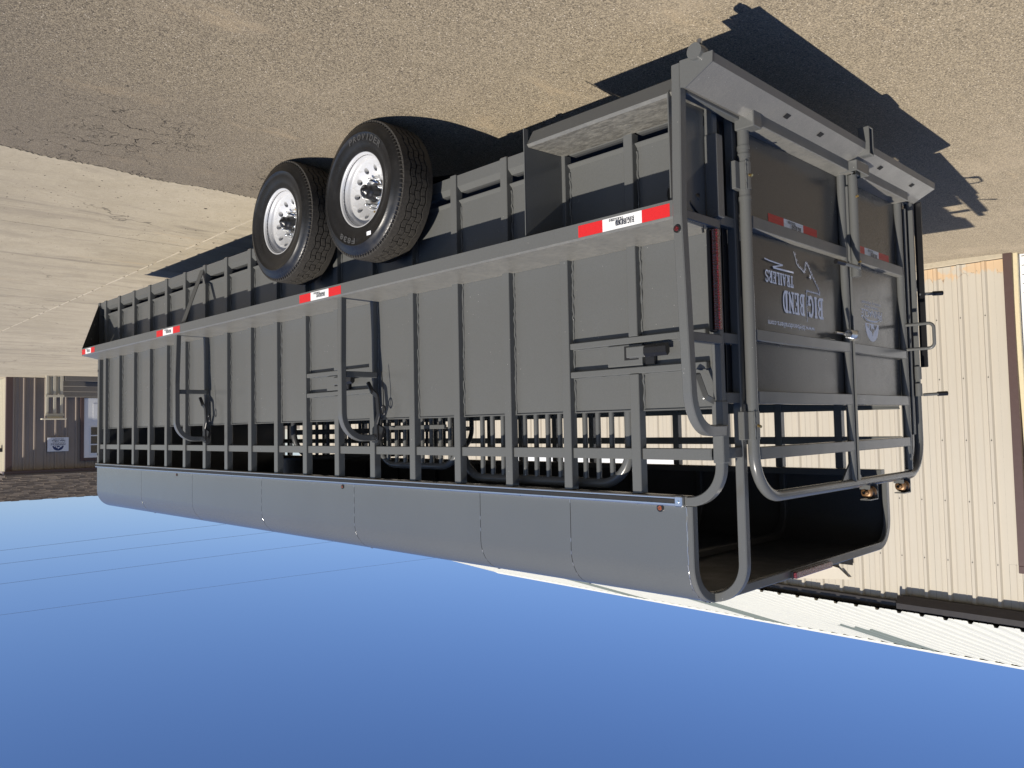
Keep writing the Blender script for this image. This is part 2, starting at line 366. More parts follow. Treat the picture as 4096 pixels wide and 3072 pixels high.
GL = {  # western slab capitals on a 0.62 x 1 cell: list of (polyline, width)
 'I': (0.34, [([(0.17, 0.05), (0.17, 0.95)], W_), ([(0.05, 0.06), (0.29, 0.06)], 0.12), ([(0.05, 0.94), (0.29, 0.94)], 0.12)]),
 'B': (0.62, [([(0.17, 0.05), (0.17, 0.95)], W_), ([(0.04, 0.94), (0.30, 0.94)] + arcp(0.34, 0.735, 0.17, 0.205, 90, -90), 0.13), ([(0.17, 0.52), (0.30, 0.52)] + arcp(0.34, 0.29, 0.19, 0.23, 90, -90) + [(0.04, 0.06)], 0.14)]),
 'G': (0.62, [(arcp(0.32, 0.5, 0.22, 0.44, 55, 330, 14), 0.17), ([(0.50, 0.06), (0.50, 0.40)], 0.15), ([(0.36, 0.42), (0.58, 0.42)], 0.12), ([(0.5, 0.78), (0.5, 0.95)], 0.13)]),
 'E': (0.58, [([(0.17, 0.05), (0.17, 0.95)], W_), ([(0.04, 0.94), (0.52, 0.94)], 0.12), ([(0.04, 0.06), (0.52, 0.06)], 0.12), ([(0.2, 0.51), (0.40, 0.51)], 0.12), ([(0.49, 0.72), (0.49, 0.92)], 0.10), ([(0.49, 0.08), (0.49, 0.28)], 0.10), ([(0.40, 0.42), (0.40, 0.60)], 0.08)]),
 'N': (0.68, [([(0.15, 0.05), (0.15, 0.95)], 0.13), ([(0.53, 0.05), (0.53, 0.95)], 0.13), ([(0.13, 0.90), (0.55, 0.10)], 0.20), ([(0.03, 0.06), (0.27, 0.06)], 0.12), ([(0.03, 0.94), (0.2, 0.94)], 0.12), ([(0.42, 0.94), (0.65, 0.94)], 0.12)]),
 'D': (0.64, [([(0.17, 0.05), (0.17, 0.95)], W_), ([(0.04, 0.93), (0.26, 0.93)] + arcp(0.28, 0.5, 0.24, 0.43, 90, -90, 12) + [(0.04, 0.07)], 0.15)]),
 'T': (0.60, [([(0.30, 0.05), (0.30, 0.95)], W_), ([(0.05, 0.93), (0.55, 0.93)], 0.13), ([(0.07, 0.72), (0.07, 0.93)], 0.10), ([(0.53, 0.72), (0.53, 0.93)], 0.10), ([(0.17, 0.06), (0.43, 0.06)], 0.12)]),
 'R': (0.64, [([(0.17, 0.05), (0.17, 0.95)], W_), ([(0.04, 0.94), (0.30, 0.94)] + arcp(0.34, 0.72, 0.18, 0.22, 90, -90) + [(0.17, 0.5)], 0.13), ([(0.30, 0.48), (0.47, 0.10)], 0.18), ([(0.04, 0.06), (0.28, 0.06)], 0.12), ([(0.42, 0.06), (0.60, 0.06)], 0.12)]),
 'A': (0.66, [([(0.12, 0.06), (0.31, 0.94)], 0.13), ([(0.34, 0.94), (0.52, 0.06)], 0.19), ([(0.2, 0.33), (0.46, 0.33)], 0.10), ([(0.02, 0.06), (0.24, 0.06)], 0.12), ([(0.40, 0.06), (0.64, 0.06)], 0.12)]),
 'L': (0.56, [([(0.17, 0.05), (0.17, 0.95)], W_), ([(0.05, 0.94), (0.29, 0.94)], 0.12), ([(0.05, 0.06), (0.50, 0.06)], 0.12), ([(0.48, 0.08), (0.48, 0.32)], 0.10)]),
 'S': (0.58, [(arcp(0.29, 0.73, 0.19, 0.21, 20, 250, 10) + arcp(0.29, 0.28, 0.20, 0.22, 75, -160, 10), 0.16), ([(0.49, 0.72), (0.49, 0.93)], 0.10), ([(0.08, 0.07), (0.08, 0.28)], 0.10)]),
}
def western(g, word, org, right, up, nrm, W, H, gaps={}):
    tot = 0; lay = []
    for i, ch in enumerate(word):
        if ch == ' ': tot += 0.30; continue
        lay.append((ch, tot)); tot += GL[ch][0] + 0.05
    tot -= 0.05; sx = W / tot; org, right, up, nrm = V(org), V(right), V(up), V(nrm); off = [0.0]
    for ch, x in lay:
        for pts, wd in GL[ch][1]:
            # widths are in cell units; horizontal and vertical scales differ little
            stroke(g, [((x + p[0]) * sx, p[1] * H) for p in pts], wd * (sx + H * 0.62) / 2 * 1.12, lambda a, b, o: org + right * a + up * b + nrm * o, off)
    return g

# ------------------------------------------------------------------ ground
add('ground', G().box(-1500, 1500, -1500, 1500, -0.6, -0.02, 0), DIRT, kind='structure')
gz = lambda y: 0.0 if y > 0.95 else (0.5 * 0.042 / 0.6 * (0.95 - y) ** 2 if y > 0.35 else 0.0126 + 0.042 * (0.35 - max(y, -6)))
ga_ = G(); yy_ = [3.62, 0.95, 0.8, 0.65, 0.5, 0.35, -1, -6, -45]
ga_.add([(x, y, gz(y)) for y in yy_ for x in (-30, 45)], [[2 * i, 2 * i + 1, 2 * i + 3, 2 * i + 2] for i in range(len(yy_) - 1)])
ga_.add([(-30, 3.62, 0), (45, 3.62, 0), (45, 3.62, -0.3), (-30, 3.62, -0.3)], [(0, 1, 2, 3)])
add('asphalt_lot', ga_, ASPH, kind='structure')
pad = add('concrete_pad', G().box(-45, 45, 3.7, 70, -0.3, -0.012, 0), FOUND, kind='structure')
jx = lambda y: -0.29 - 0.026 * (y - 4.4)
def slab(y0, y1, left, ragged=False):
    g = G(); n = 60 if ragged else 8; rnd = random.Random(int(y0 * 10) + left)
    xe = -42 if left else 42
    if ragged:
        xs = []
        a, b = (xe, jx(y0) - 0.008) if left else (jx(y0) + 0.008, xe)
        fine = [a + (b - a) * i / 20 for i in range(21)]
        near = [b - 4 + 4 * i / 220 for i in range(221)] if left else [a + 4 * i / 220 for i in range(221)]
        xs = sorted(set(round(x, 4) for x in fine + near))
        low = [(x, y0 + rnd.uniform(-0.012, 0.012) + 0.03 * math.sin(x * 2.3) + 0.018 * math.sin(x * 9.1 + 1)) for x in xs]
        if left: poly = low + [(jx(y1) - 0.008, y1), (xe, y1)]
        else: poly = low + [(xe, y1), (jx(y1) + 0.008, y1)]
    else:
        poly = [(xe, y0), (jx(y0) - 0.008, y0), (jx(y1) - 0.008, y1), (xe, y1)] if left else [(jx(y0) + 0.008, y0), (xe, y0), (xe, y1), (jx(y1) + 0.008, y1)]
    g.prof(poly, -0.05, 0.004, 'z'); add('slab', g, CONC, pad)
ys = [3.56, 5.52, 9.6, 14.2, 19.0, 25.0, 33, 45, 68]
for i in range(len(ys) - 1):
    for left in (0, 1): slab(ys[i] + (0.004 if i else 0), ys[i + 1] - 0.004, left, i == 0)
g = G(); rnd = random.Random(3); y = 3.6
while y < 25:
    L = rnd.uniform(0.06, 0.30); wd = rnd.uniform(0.004, 0.011); x = jx(y)
    g.prof([(x - wd, y), (x + wd, y), (jx(y + L) + wd * rnd.uniform(0.7, 1.2), y + L), (jx(y + L) - wd * rnd.uniform(0.7, 1.2), y + L)], -0.02, 0.005 + rnd.uniform(0, 0.003), 'z'); y += L * rnd.choice((1.0, 1.0, 1.25, 1.6))
add('joint_filler', g, FILL, pad)
g = G(); rnd = random.Random(11)
for i in range(900):
    if i < 520: x, y = rnd.uniform(-0.5, 4), rnd.gauss(4.6, 1.3)
    else: x, y = rnd.uniform(-6, 5), rnd.uniform(-2.2, 12)
    z = 0.004 if y > 3.56 else gz(y); r = rnd.uniform(0.002, 0.0065) * (1.5 if rnd.random() < 0.08 else 1)
    if y < 3.56: r *= 0.75
    vs = [(x + r * rnd.uniform(0.6, 1.3) * math.cos(k * PI / 2.5), y + r * rnd.uniform(0.6, 1.3) * math.sin(k * PI / 2.5), z) for k in range(5)] + [(x, y, z + r * rnd.uniform(0.6, 1.1))]
    g.add(vs, [(k, (k + 1) % 5, 5) for k in range(5)])
add('gravel', g, STONE, kind='stuff', label='scattered small stones and grit lying on concrete and asphalt', category='gravel')

g = G(); rnd = random.Random(23)
for i in range(420):
    x, y = (rnd.uniform(-0.6, 3.2), 3.6 + abs(rnd.gauss(0, 2.2))) if i < 330 else (rnd.uniform(-6, 4.5), rnd.uniform(-1.8, 3.4))
    z = 0.0045 if y > 3.58 else gz(y) + 0.0005; r = rnd.uniform(0.003, 0.009) * (1.8 if rnd.random() < 0.1 else 1); a0 = rnd.uniform(0, 6); el = rnd.uniform(0.4, 1)
    vs = [(x + r * math.cos(a0 + k * 1.2566) * rnd.uniform(0.6, 1.2), y + r * el * math.sin(a0 + k * 1.2566) * rnd.uniform(0.6, 1.2), z) for k in range(5)] + [(x, y, z + r * 0.35)]
    g.add(vs, [(k, (k + 1) % 5, 5) for k in range(5)])
add('debris', g, simple('dark_debris', (0.05, 0.042, 0.033), 0.95, var=0.5, sc=50), kind='stuff', label='dark crumbs of dirt and asphalt strewn on the concrete', category='debris')

# ------------------------------------------------------------------ tan metal building
X0 = -7.11
b1 = thing('metal_building', (X0, 0.2, 0), 'long tan ribbed metal building with white corrugated roof behind the trailer', 'building')
b1.rotation_euler.z = math.radians(2.2)
YA, YB = -4.7, 15.9; EZ = 4.03; PITCH = 0.254
def ribbed(width, n_rib, first, depth, minor=True, bw=0.062, tw=0.030):
    pr = [(0.0, 0.0)]
    for k in range(n_rib):
        c = first + k * PITCH
        if minor:
            for d in (-0.092, -0.060):
                pass
        pr += [(c - bw / 2, 0.0), (c - tw / 2, depth), (c + tw / 2, depth), (c + bw / 2, 0.0)]
        if minor and k < n_rib:
            for d in (0.083, 0.171):
                if c + d + 0.008 < width: pr += [(c + d - 0.008, 0), (c + d, 0.0055), (c + d + 0.008, 0)]
    pr.append((width, 0.0)); return pr
SW = 3 * PITCH; RIB = ribbed(SW - 0.002, 3, 0.10, 0.030)
def wall_sheet(z0, z1):
    n = len(RIB); vs = [(d, y, z0) for y, d in RIB] + [(d, y, z1) for y, d in RIB]
    return G().add(vs, [[i, i + 1, n + i + 1, n + i] for i in range(n - 1)]).mesh('siding_sheet')
ms_full = wall_sheet(0.07, EZ); ms_top = wall_sheet(3.42, EZ)
y = 0.315 - 2 * PITCH  # rib lines up at 0.415 + k * pitch
k0 = -8
for k in range(k0, 21):
    yy = 0.315 + k * SW
    if k == -1: continue
    if k < -1 and yy > -4.8: add('siding_sheet', ms_top, SIDING, b1, (X0, yy, 0))
    elif yy >= 0.3 and yy < YB - 0.2: add('siding_sheet', ms_full, SIDING, b1, (X0, yy, 0))
# narrow strip between the door jamb and the first full sheet, and the strip above the door
add('siding_sheet', G().add([(X0, 0.2, 0.07), (X0, 0.3145, 0.07), (X0, 0.3145, 3.419), (X0, 0.2, 3.419)], [(0, 1, 2, 3)]), SIDING, b1)
add('siding_sheet', ms_top, SIDING, b1, (X0, 0.315 - SW, 0))
add('foundation', G().box(X0 - 0.4, X0 + 0.035, 0.2, YB, -0.1, 0.062, 0.006), FOUND, b1)
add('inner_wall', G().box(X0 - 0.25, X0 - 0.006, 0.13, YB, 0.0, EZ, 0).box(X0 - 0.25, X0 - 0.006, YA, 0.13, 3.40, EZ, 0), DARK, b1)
add('end_wall', G().prof([(X0 - 0.01, 0), (X0 - 0.01, EZ), (-13.6, 6.2), (-20.1, EZ), (-20.1, 0)], YB, YB + 0.05).prof([(X0 - 0.26, 0), (X0 - 0.26, EZ), (-13.6, 6.2), (-20.1, EZ), (-20.1, 0)], YA - 0.05, YA), SIDING, b1)
add('corner_trim', G().box(X0 - 0.1, X0 + 0.04, YB - 0.06, YB + 0.09, 0, EZ, 0.004), BROWN, b1)
add('door_jamb', G().box(X0 - 0.28, X0 + 0.045, 0.128, 0.214, 0.0, 3.42, 0.004).box(X0 - 0.28, X0 + 0.045, -3.6, 0.214, 3.421, 3.50, 0.004), BROWN, b1)
g = G(); path = [(X0 - 0.03 + 0.012 * math.sin(z * 2.1), 0.098 + 0.012 * math.sin(z * 1.3 + 0.6), z) for z in [i * 0.1 for i in range(35)]]
add('door_seal', g.sq(path, 0.05, 0.045), SEAL, b1)
dr = add('overhead_door', G().box(X0 - 0.22, X0 - 0.13, -3.6, 0.12, 0.0, 3.42, 0), WDOOR, b1)
for i in range(33):
    z0 = 0.05 + i * 0.102
    add('door_panel', G().prof([(X0 - 0.128, z0), (X0 - 0.112, z0 + 0.006), (X0 - 0.122, z0 + 0.097)], -3.6, 0.075), WDOOR, dr)
# roof sheets
sl_len = math.hypot(6.67, 2.2); ang = math.atan2(2.2, 6.67); RR = ribbed(SW - 0.002, 3, 0.10, 0.027, bw=0.062, tw=0.032)
EX, ER = X0 + 0.19, EZ + 0.03
def roof_sheet(s0, s1):
    n = len(RR); P = lambda s_, y_, d: (-s_ * math.cos(ang) + d * math.sin(ang), y_, s_ * math.sin(ang) + d * math.cos(ang))
    vs = [P(s0, y_, d) for y_, d in RR] + [P(s1, y_, d) for y_, d in RR]
    return G().add(vs, [[i, i + 1, n + i + 1, n + i] for i in range(n - 1)]).mesh('roof_sheet')
rf_full = roof_sheet(0, sl_len); rf_low = roof_sheet(0, 4.0); rf_up = roof_sheet(3.96, sl_len)
for k in range(-7, 21):
    yy = 0.315 + k * SW
    if k in (4, 8, 13): 
        add('roof_sheet', rf_low, WROOF, b1, (EX, yy, ER)); add('skylight_sheet', rf_up, None, b1, (EX, yy, ER + 0.004))
    else: add('roof_sheet', rf_full, WROOF, b1, (EX, yy, ER))
if not rf_up.materials: rf_up.materials.append(SKYL)
rx, rz = EX - 6.67, ER + 2.2
add('roof_deck', G().prof([(EX - 0.16, ER + 0.02), (rx, rz - 0.03), (2 * rx - EX, ER - 0.02), (2 * rx - EX, ER - 0.05), (rx, rz - 0.07), (EX - 0.16, ER - 0.02)], YA - 0.1, YB + 0.15), GUTTER, b1)
add('ridge_cap', G().prof([(rx - 0.16, rz - 0.03), (rx, rz + 0.055), (rx + 0.16, rz - 0.02), (rx + 0.16, rz - 0.028), (rx, rz + 0.03), (rx - 0.16, rz - 0.04)], YA - 0.1, YB + 0.15), WROOF, b1)
g = G()
for k in range(int((YB - YA) / PITCH)):
    y = 0.415 + (k - 20) * PITCH
    for j in range(9):
        s_ = 0.35 + j * 0.82 + 0.02 * math.sin(k * 7.1 + j); P = V((EX - s_ * math.cos(ang), y + 0.05, ER + s_ * math.sin(ang)))
        g.box(P.x - 0.012, P.x + 0.012, P.y - 0.012, P.y + 0.012, P.z - 0.004, P.z + 0.012, 0)
    for z in (0.68, 1.37, 2.07, 2.76, 3.435):
        if y > 0.25: g.box(X0 + 0.028, X0 + 0.037, y - 0.005, y + 0.005, z - 0.005, z + 0.005, 0)
add('screws', g, GUTTER, b1, kind='stuff')
add('eave_trim', G().box(X0 + 0.032, X0 + 0.10, 1.50, YB, EZ - 0.06, EZ + 0.0, 0.003), GUTTER, b1)
add('gutter', G().prof([(X0 + 0.034, EZ + 0.02), (X0 + 0.034, EZ - 0.13), (X0 + 0.12, EZ - 0.13), (X0 + 0.165, EZ - 0.05), (X0 + 0.165, EZ + 0.015), (X0 + 0.155, EZ + 0.015), (X0 + 0.15, EZ - 0.04), (X0 + 0.115, EZ - 0.115), (X0 + 0.05, EZ - 0.115), (X0 + 0.05, EZ + 0.02)], YA, 1.47), GUTTER, b1)
add('torn_flap', G().add([(X0 + 0.035, 2.06, 3.80), (X0 + 0.035, 3.25, 3.92), (X0 + 0.20, 2.95, 3.62), (X0 + 0.16, 2.42, 3.60), (X0 + 0.06, 2.20, 3.67)], [(0, 1, 2, 3, 4)]), SIDING, b1)
add('torn_opening', G().box(X0 + 0.030, X0 + 0.034, 2.03, 2.75, 3.42, 3.62, 0), DARK, b1)
# white banner high on the wall, seen only through the trailer's slats
bn = add('wall_banner', G().box(0.0, 0.009, -1.8, 1.8, 0.0, 0.59, 0.002), SIGNW, None, (X0 + 0.036 - math.sin(math.radians(2.2)) * 6.2, 6.4, 2.36), label='long white banner on the tan wall seen through the trailer slats', category='banner')

bn.rotation_euler.z = math.radians(2.2)

# ------------------------------------------------------------------ sales office
OA = math.radians(-4); OC = V((-3.40, 26.05, 0))
ow = thing('office_building', OC, 'small brown ribbed sales office with shingled roof beyond the trailer front', 'building')
ow.rotation_euler.z = -OA
def oadd(name, g, mat, par=None, **k):
    o = add(name, g, mat, None, **k); o.parent = par or ow; o.location = (0, 0, 0); return o
# local frame: x to -9 along the front wall, y into the building
OP = 0.29
def orib(x0, x1, z0, z1, y=0.0):
    g = G(); pr = [(x0, 0)]; x = x0 + 0.14
    while x < x1 - 0.05:
        pr += [(x - 0.035, 0), (x - 0.018, -0.042), (x + 0.018, -0.042), (x + 0.035, 0)]
        if x + 0.18 < x1: pr += [(x + 0.125, 0), (x + 0.14, -0.014), (x + 0.155, -0.014), (x + 0.17, 0)]
        x += OP
    pr.append((x1, 0)); n = len(pr)
    return g.add([(a, y + b, z0) for a, b in pr] + [(a, y + b, z1) for a, b in pr], [[i, i + 1, n + i + 1, n + i] for i in range(n - 1)])
oadd('wall', G().box(-9, -0.001, 0.006, 6, 0, 2.98, 0), TAUPE)
for k in range(10): oadd('siding_sheet', orib(-0.87 * (k + 1) + 0.002, -0.87 * k - 0.002, 0.02, 2.86), TAUPE)
g = orib(0, 6, 0.02, 2.9); g.v = [(-b + 0.004, a, z) for a, b, z in g.v]; oadd('side_siding', g, CREAM)
oadd('corner_trim', G().box(-0.13, 0.045, -0.047, 0.10, 0, 2.88, 0.004), BROWN)
oadd('eave_board', G().box(-9, 0.12, -0.36, 0.0, 2.88, 2.97, 0.005), BROWN)
rise = 0.27
rfo = oadd('roof', G().prof([(-0.42, 2.965), (3.2, 2.965 + 3.62 * rise), (6.6, 2.965), (6.6, 3.0), (3.2, 3.0 + 3.62 * rise), (-0.42, 3.0)], -9.1, 0.22, 'x'), SHING[1])
g1 = [G(), G()]; rnd = random.Random(5)
row = 0; s_ = 0.0
while s_ < 3.75:
    x = 0.235 - rnd.uniform(0, 0.2)
    while x > -6.6:
        wd = rnd.uniform(0.16, 0.30); t = rnd.choice((0.028, 0.036, 0.05)); y0 = -0.43 + s_ * 0.965; z0 = 3.004 + (y0 + 0.42) * rise
        yy1 = y0 + 0.17 * 0.965; z1 = 3.004 + (yy1 + 0.42) * rise
        k = 0 if rnd.random() < 0.62 else 1
        g1[k].prof([(y0, z0), (y0, z0 + t), (yy1, z1 + 0.006), (yy1, z1)], x - wd + 0.006, x, 'x'); x -= wd
    s_ += 0.15; row += 1
for k in (0, 1): oadd('shingles', g1[k], SHING[k], rfo, kind='stuff')
dx = -2.10
do = oadd('door', G().box(dx - 0.92, dx, -0.07, -0.02, 0.64, 2.56, 0.004), WDOOR)
oadd('door_frame', G().box(dx + 0.002, dx + 0.10, -0.09, 0.0, 0.60, 2.66, 0.004).box(dx - 1.02, dx + 0.002, -0.09, 0.0, 2.565, 2.66, 0.004), BROWN)
oadd('window_frame', G().box(dx - 0.74, dx - 0.17, -0.085, -0.071, 1.55, 2.46, 0.003), WDOOR, do)
for r_ in range(3):
    for c_ in range(2):
        oadd('pane', G().box(dx - 0.20 - 0.26 * c_ - 0.235, dx - 0.20 - 0.26 * c_, -0.094, -0.086, 1.58 + r_ * 0.29, 1.83 + r_ * 0.29, 0.002), GLASS, do)
oadd('door_panel_mould', G().box(dx - 0.66, dx - 0.26, -0.078, -0.071, 0.82, 1.38, 0.004), WDOOR, do)
lt = oadd('wall_lamp', G().box(0.02, 0.16, 0.55, 0.85, 2.18, 2.30, 0.01), BLACK)
sg = add('office_sign', G().box(-0.595, 0.0, -0.012, 0.0, 0.0, 0.44, 0.002), SIGNW, label='white office sign with blue mountain emblem on the brown siding', category='sign')
sg.rotation_euler.z = -OA; d_ = Matrix.Rotation(-OA, 3, 'Z') @ V((-1.07, -0.052, 1.885)); sg.location = OC + d_
def sgadd(name, g, m): o = add(name, g, m); o.parent = sg; o.location = (0, 0, 0)
RX, UZ = V((1, 0, 0)), V((0, 0, 1)); ys_ = -0.0135
g = G(); fit(g, text2d('PINNACLE', 0.01), (-0.50, ys_, 0.185), RX, UZ, 0.41, 0.058); sgadd('lettering', g, INK)
g = G(); fit(g, text2d('TRAILER SALES', 0.01), (-0.50, ys_, 0.150), RX, UZ, 0.35, 0.022); sgadd('lettering', g, INK)
g = G(); fit(g, text2d('Sales Office', 0.02), (-0.50, ys_, 0.082), RX, UZ, 0.38, 0.055); sgadd('lettering', g, INK)
g = G(); fit(g, text2d('970-219-0699', 0.02), (-0.45, ys_, 0.035), RX, UZ, 0.29, 0.032); sgadd('lettering', g, INK)
def emblem(g1, g2, org, rt, up, nr, W, H):
    org, rt, up, nr = V(org), V(rt), V(up), V(nr); P = lambda x, z, o: org + rt * (x * W) + up * (z * H) + nr * o
    dome = [(0.5 + 0.5 * math.cos(math.radians(a)), math.sin(math.radians(a))) for a in range(0, 181, 10)]
    g1.add([P(x, z, 0) for x, z in dome], [list(range(len(dome)))])
    for tri in ([(0.12, 0.04), (0.27, 0.36), (0.36, 0.16), (0.38, 0.04)], [(0.30, 0.26), (0.49, 0.70), (0.54, 0.44), (0.50, 0.20), (0.44, 0.30)], [(0.60, 0.06), (0.56, 0.46), (0.70, 0.34), (0.66, 0.06)], [(0.72, 0.05), (0.78, 0.30), (0.90, 0.05)]):
        g2.add([P(x, z, 0.0008) for x, z in tri], [list(range(len(tri)))])
    off = [0.001]
    for k in (0.0, -0.10):
        stroke(g2 if k == 0 else g1, arcp(0.5 * W, -0.35 * H + k * H, 0.62 * W, 0.30 * H, 25, 155, 10), 0.05 * H, lambda a, b, o: org + rt * a + up * b + nr * o, off)
ga, gb = G(), G(); emblem(ga, gb, (-0.455, ys_, 0.262), RX, UZ, (0, -1, 0), 0.315, 0.155); sgadd('emblem', ga, BLUE); sgadd('emblem', gb, SIGNW)
# porch
pr_ = thing('entry_porch', OC + Matrix.Rotation(-OA, 3, 'Z') @ V((-1.06, -1.05, 0)), 'cream railing and grey steps of the porch below the office door', 'porch')
pr_.rotation_euler.z = -OA
def padd(name, g, m): o = add(name, g, m); o.parent = pr_; o.location = (0, 0, 0)
for x in (0.20, 0.0, -0.19):
    padd('post', G().box(x - 0.035, x + 0.035, -0.05, 0.02, 0, 1.19, 0.004), CREAM)
for z in (0.59, 1.16): padd('rail', G().box(-0.25, 0.26, -0.075, -0.053, z, z + 0.07, 0.003), CREAM)
padd('rail_cap', G().box(-0.30, 0.36, -0.20, 0.06, 1.30, 1.34, 0.004), CREAM); padd('cap_bracket', G().box(-0.22, 0.20, -0.06, 0.0, 1.2301, 1.2995, 0.004), CREAM)
for k in range(4): padd('step', G().box(-2.6, -0.27, -0.05 + 0.25 * k, 0.95, 0.155 * k, 0.155 * (k + 1) - 0.002, 0.006), GREYW)
for k in range(4): padd('skirt_board', G().box(0.19 - 0.10 * (k + 1) + 0.006, 0.19 - 0.10 * k, 0.025, 0.05, 0.02, 0.55, 0.002), CREAM)

# ------------------------------------------------------------------ power lines
for za, zb, rad, nm in ((8.24, 7.64, 0.0065, 'lowest overhead power line crossing the blue sky'), (8.76, 8.78, 0.0065, 'second lowest overhead power line crossing the blue sky'), (9.72, 10.06, 0.0065, 'third lowest overhead power line crossing the blue sky'), (10.98, 12.55, 0.006, 'faint topmost thin overhead line crossing the blue sky')):
    A, B = V((10, 48, za)), V((-48, 48, zb)); path = [A.lerp(B, i / 24) - V((0, 0, (0.25 - (i / 24 - 0.5) ** 2) * 0.5)) for i in range(25)]
    add('power_line', G().rd(path, rad, 6), WIRE, label=nm, category='power line', group='overhead lines')

# ------------------------------------------------------------------ livestock trailer
T = thing('livestock_trailer', (0, 0, 0), 'long dark grey steel livestock trailer with slatted sides and rear gate', 'trailer')
S = 0.4064; YF = 7.15; WD = 2.2; NP = 18; ZT = 2.114
def tadd(name, g, m=None, loc=(0, 0, 0), par=None, **k): return add(name, g, m or PAINT, par or T, loc, **k)
def mirror(g):  # mirrored to the far side of the body
    h = G(); h.v = [(-WD - x, y, z) for x, y, z in g.v]; h.f = [f[::-1] for f in g.f]; h.s = list(g.s); return h
# side posts with irregular weld beads
def post(z0, z1, bead=True, seed=0):
    g = G().box(-0.05, 0, 0, 0.05, z0, z1, 0.003)
    if bead:
        g.bead((-0.037, -0.003, max(z0, 0.56)), (-0.037, -0.003, min(z1, 1.745)), 0.0055, 0.016, 0.0032, random.Random(seed))
        g.bead((-0.037, 0.053, max(z0, 0.56)), (-0.037, 0.053, min(z1, 1.745)), 0.003, 0.03, 0.0012, random.Random(seed + 9))
    return g
pvar = [post(0.38, ZT, True, s).mesh('wall_post') for s in range(4)]
pshort = post(0.478, ZT, True, 5).mesh('wall_post')
plain = mirror(post(0.38, ZT, False)).mesh('wall_post')
for n in range(NP):
    y = n * S
    if n in (0, 6):
        zb = 0.478 if n == 0 else 0.38
        tadd('wall_post', post(zb, 1.4085, True, n), loc=(0, y, 0)); tadd('wall_post', post(1.5785, ZT, True, n + 20), loc=(0, y, 0))
    else: tadd('wall_post', pshort if n == 1 else pvar[n % 4], loc=(0, y, 0))
    tadd('wall_post', plain, loc=(0, y, 0))
tadd('corner_post', G().box(-0.06, 0.002, YF - 0.045, YF, 0.38, ZT + 0.02, 0.006)); tadd('corner_post', mirror(G().box(-0.06, 0.002, YF - 0.045, YF, 0.38, ZT + 0.02, 0.006)))
tadd('rivet', G().rd([(0.0, YF - 0.02, 1.12), (0.006, YF - 0.02, 1.12)], 0.012, 10), BLACK); tadd('rivet', G().rd([(0.0, YF - 0.02, 2.02), (0.006, YF - 0.02, 2.02)], 0.012, 10), BLACK)
# panels, slats, lower rails bay by bay
def panel(y0, y1):
    g = G().box(-0.043, -0.039, y0, y1, 0.534, 1.742, 0); g.prof([(-0.046, 1.738), (-0.032, 1.741), (-0.032, 1.746), (-0.046, 1.748)], y0, y1)
    return g
def lip(y0, y1): return G().prof([(-0.055, 0.512), (-0.022, 0.524), (-0.022, 0.529), (-0.038, 0.542), (-0.05, 0.542)], y0, y1)
def rail(y0, y1): return G().prof([(-0.065, 0.385), (-0.012, 0.385), (-0.012, 0.448), (-0.040, 0.474), (-0.065, 0.474)], y0, y1)
def slat(y0, y1):
    g = G().box(-0.046, -0.012, y0, y1, 1.912, 1.962, 0.003)
    g.bead((-0.014, y0 + 0.003, 1.914), (-0.014, y0 + 0.003, 1.960), 0.004, 0.012); return g
bays = [(-0.352, 0.0)] + [(n * S + 0.05, (n + 1) * S) for n in range(NP - 1)] + [((NP - 1) * S + 0.05, YF - 0.045)]
me = [f(0.0005, S - 0.0505).mesh(nm) for f, nm in ((panel, 'wall_panel'), (lip, 'panel_lip'), (rail, 'bottom_rail'), (slat, 'slat'))]
mm = [mirror(f(0.0005, S - 0.0505)).mesh(nm) for f, nm in ((panel, 'wall_panel'), (slat, 'slat'))]
for i, (a, b) in enumerate(bays):
    full = 0 < i < len(bays) - 1
    for k, (f, nm) in enumerate(((panel, 'wall_panel'), (lip, 'panel_lip'), (rail, 'bottom_rail'), (slat, 'slat'))):
        if full: tadd(nm, me[k], loc=(0, a, 0))
        else: tadd(nm, f(a + 0.0005, b - 0.0005))
    if full: tadd('wall_panel', mm[0], loc=(0, a, 0)); tadd('slat', mm[1], loc=(0, a, 0))
    else: tadd('wall_panel', mirror(panel(a + 0.0005, b - 0.0005))); tadd('slat', mirror(slat(a + 0.0005, b - 0.0005)))
# floor, inner liners, nose wall
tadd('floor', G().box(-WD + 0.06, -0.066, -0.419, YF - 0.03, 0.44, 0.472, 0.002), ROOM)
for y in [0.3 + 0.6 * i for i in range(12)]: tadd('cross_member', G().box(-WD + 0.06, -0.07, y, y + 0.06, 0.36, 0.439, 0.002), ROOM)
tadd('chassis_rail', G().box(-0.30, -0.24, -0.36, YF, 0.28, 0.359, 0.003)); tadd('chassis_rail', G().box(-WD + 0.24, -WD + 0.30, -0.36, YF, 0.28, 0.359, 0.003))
# top rails and awning track
for mi in (False, True):
    g = G().box(-0.06, -0.001, -0.235, YF, ZT + 0.001, 2.158, 0.003)
    tadd('top_rail', mirror(g) if mi else g)
tr = tadd('awning_track', G().prof([(0.0, 2.116), (0.016, 2.116), (0.018, 2.120), (0.018, 2.125), (0.010, 2.1255), (0.010, 2.146), (0.018, 2.1465), (0.018, 2.153), (0.016, 2.157), (0.0, 2.157)], -0.19, YF + 0.005), ALU)
tadd('rubber_insert', G().prof([(0.0101, 2.1258), (0.0165, 2.128), (0.0165, 2.144), (0.0101, 2.1457)], -0.188, YF), RUBBER, par=tr)
tadd('end_cap', G().box(0.001, 0.024, -0.222, -0.184, 2.113, 2.160, 0.005), ALU, par=tr); tadd('screw', G().rd([(0.024, -0.203, 2.137), (0.027, -0.203, 2.137)], 0.006, 8), CHROME, par=tr)
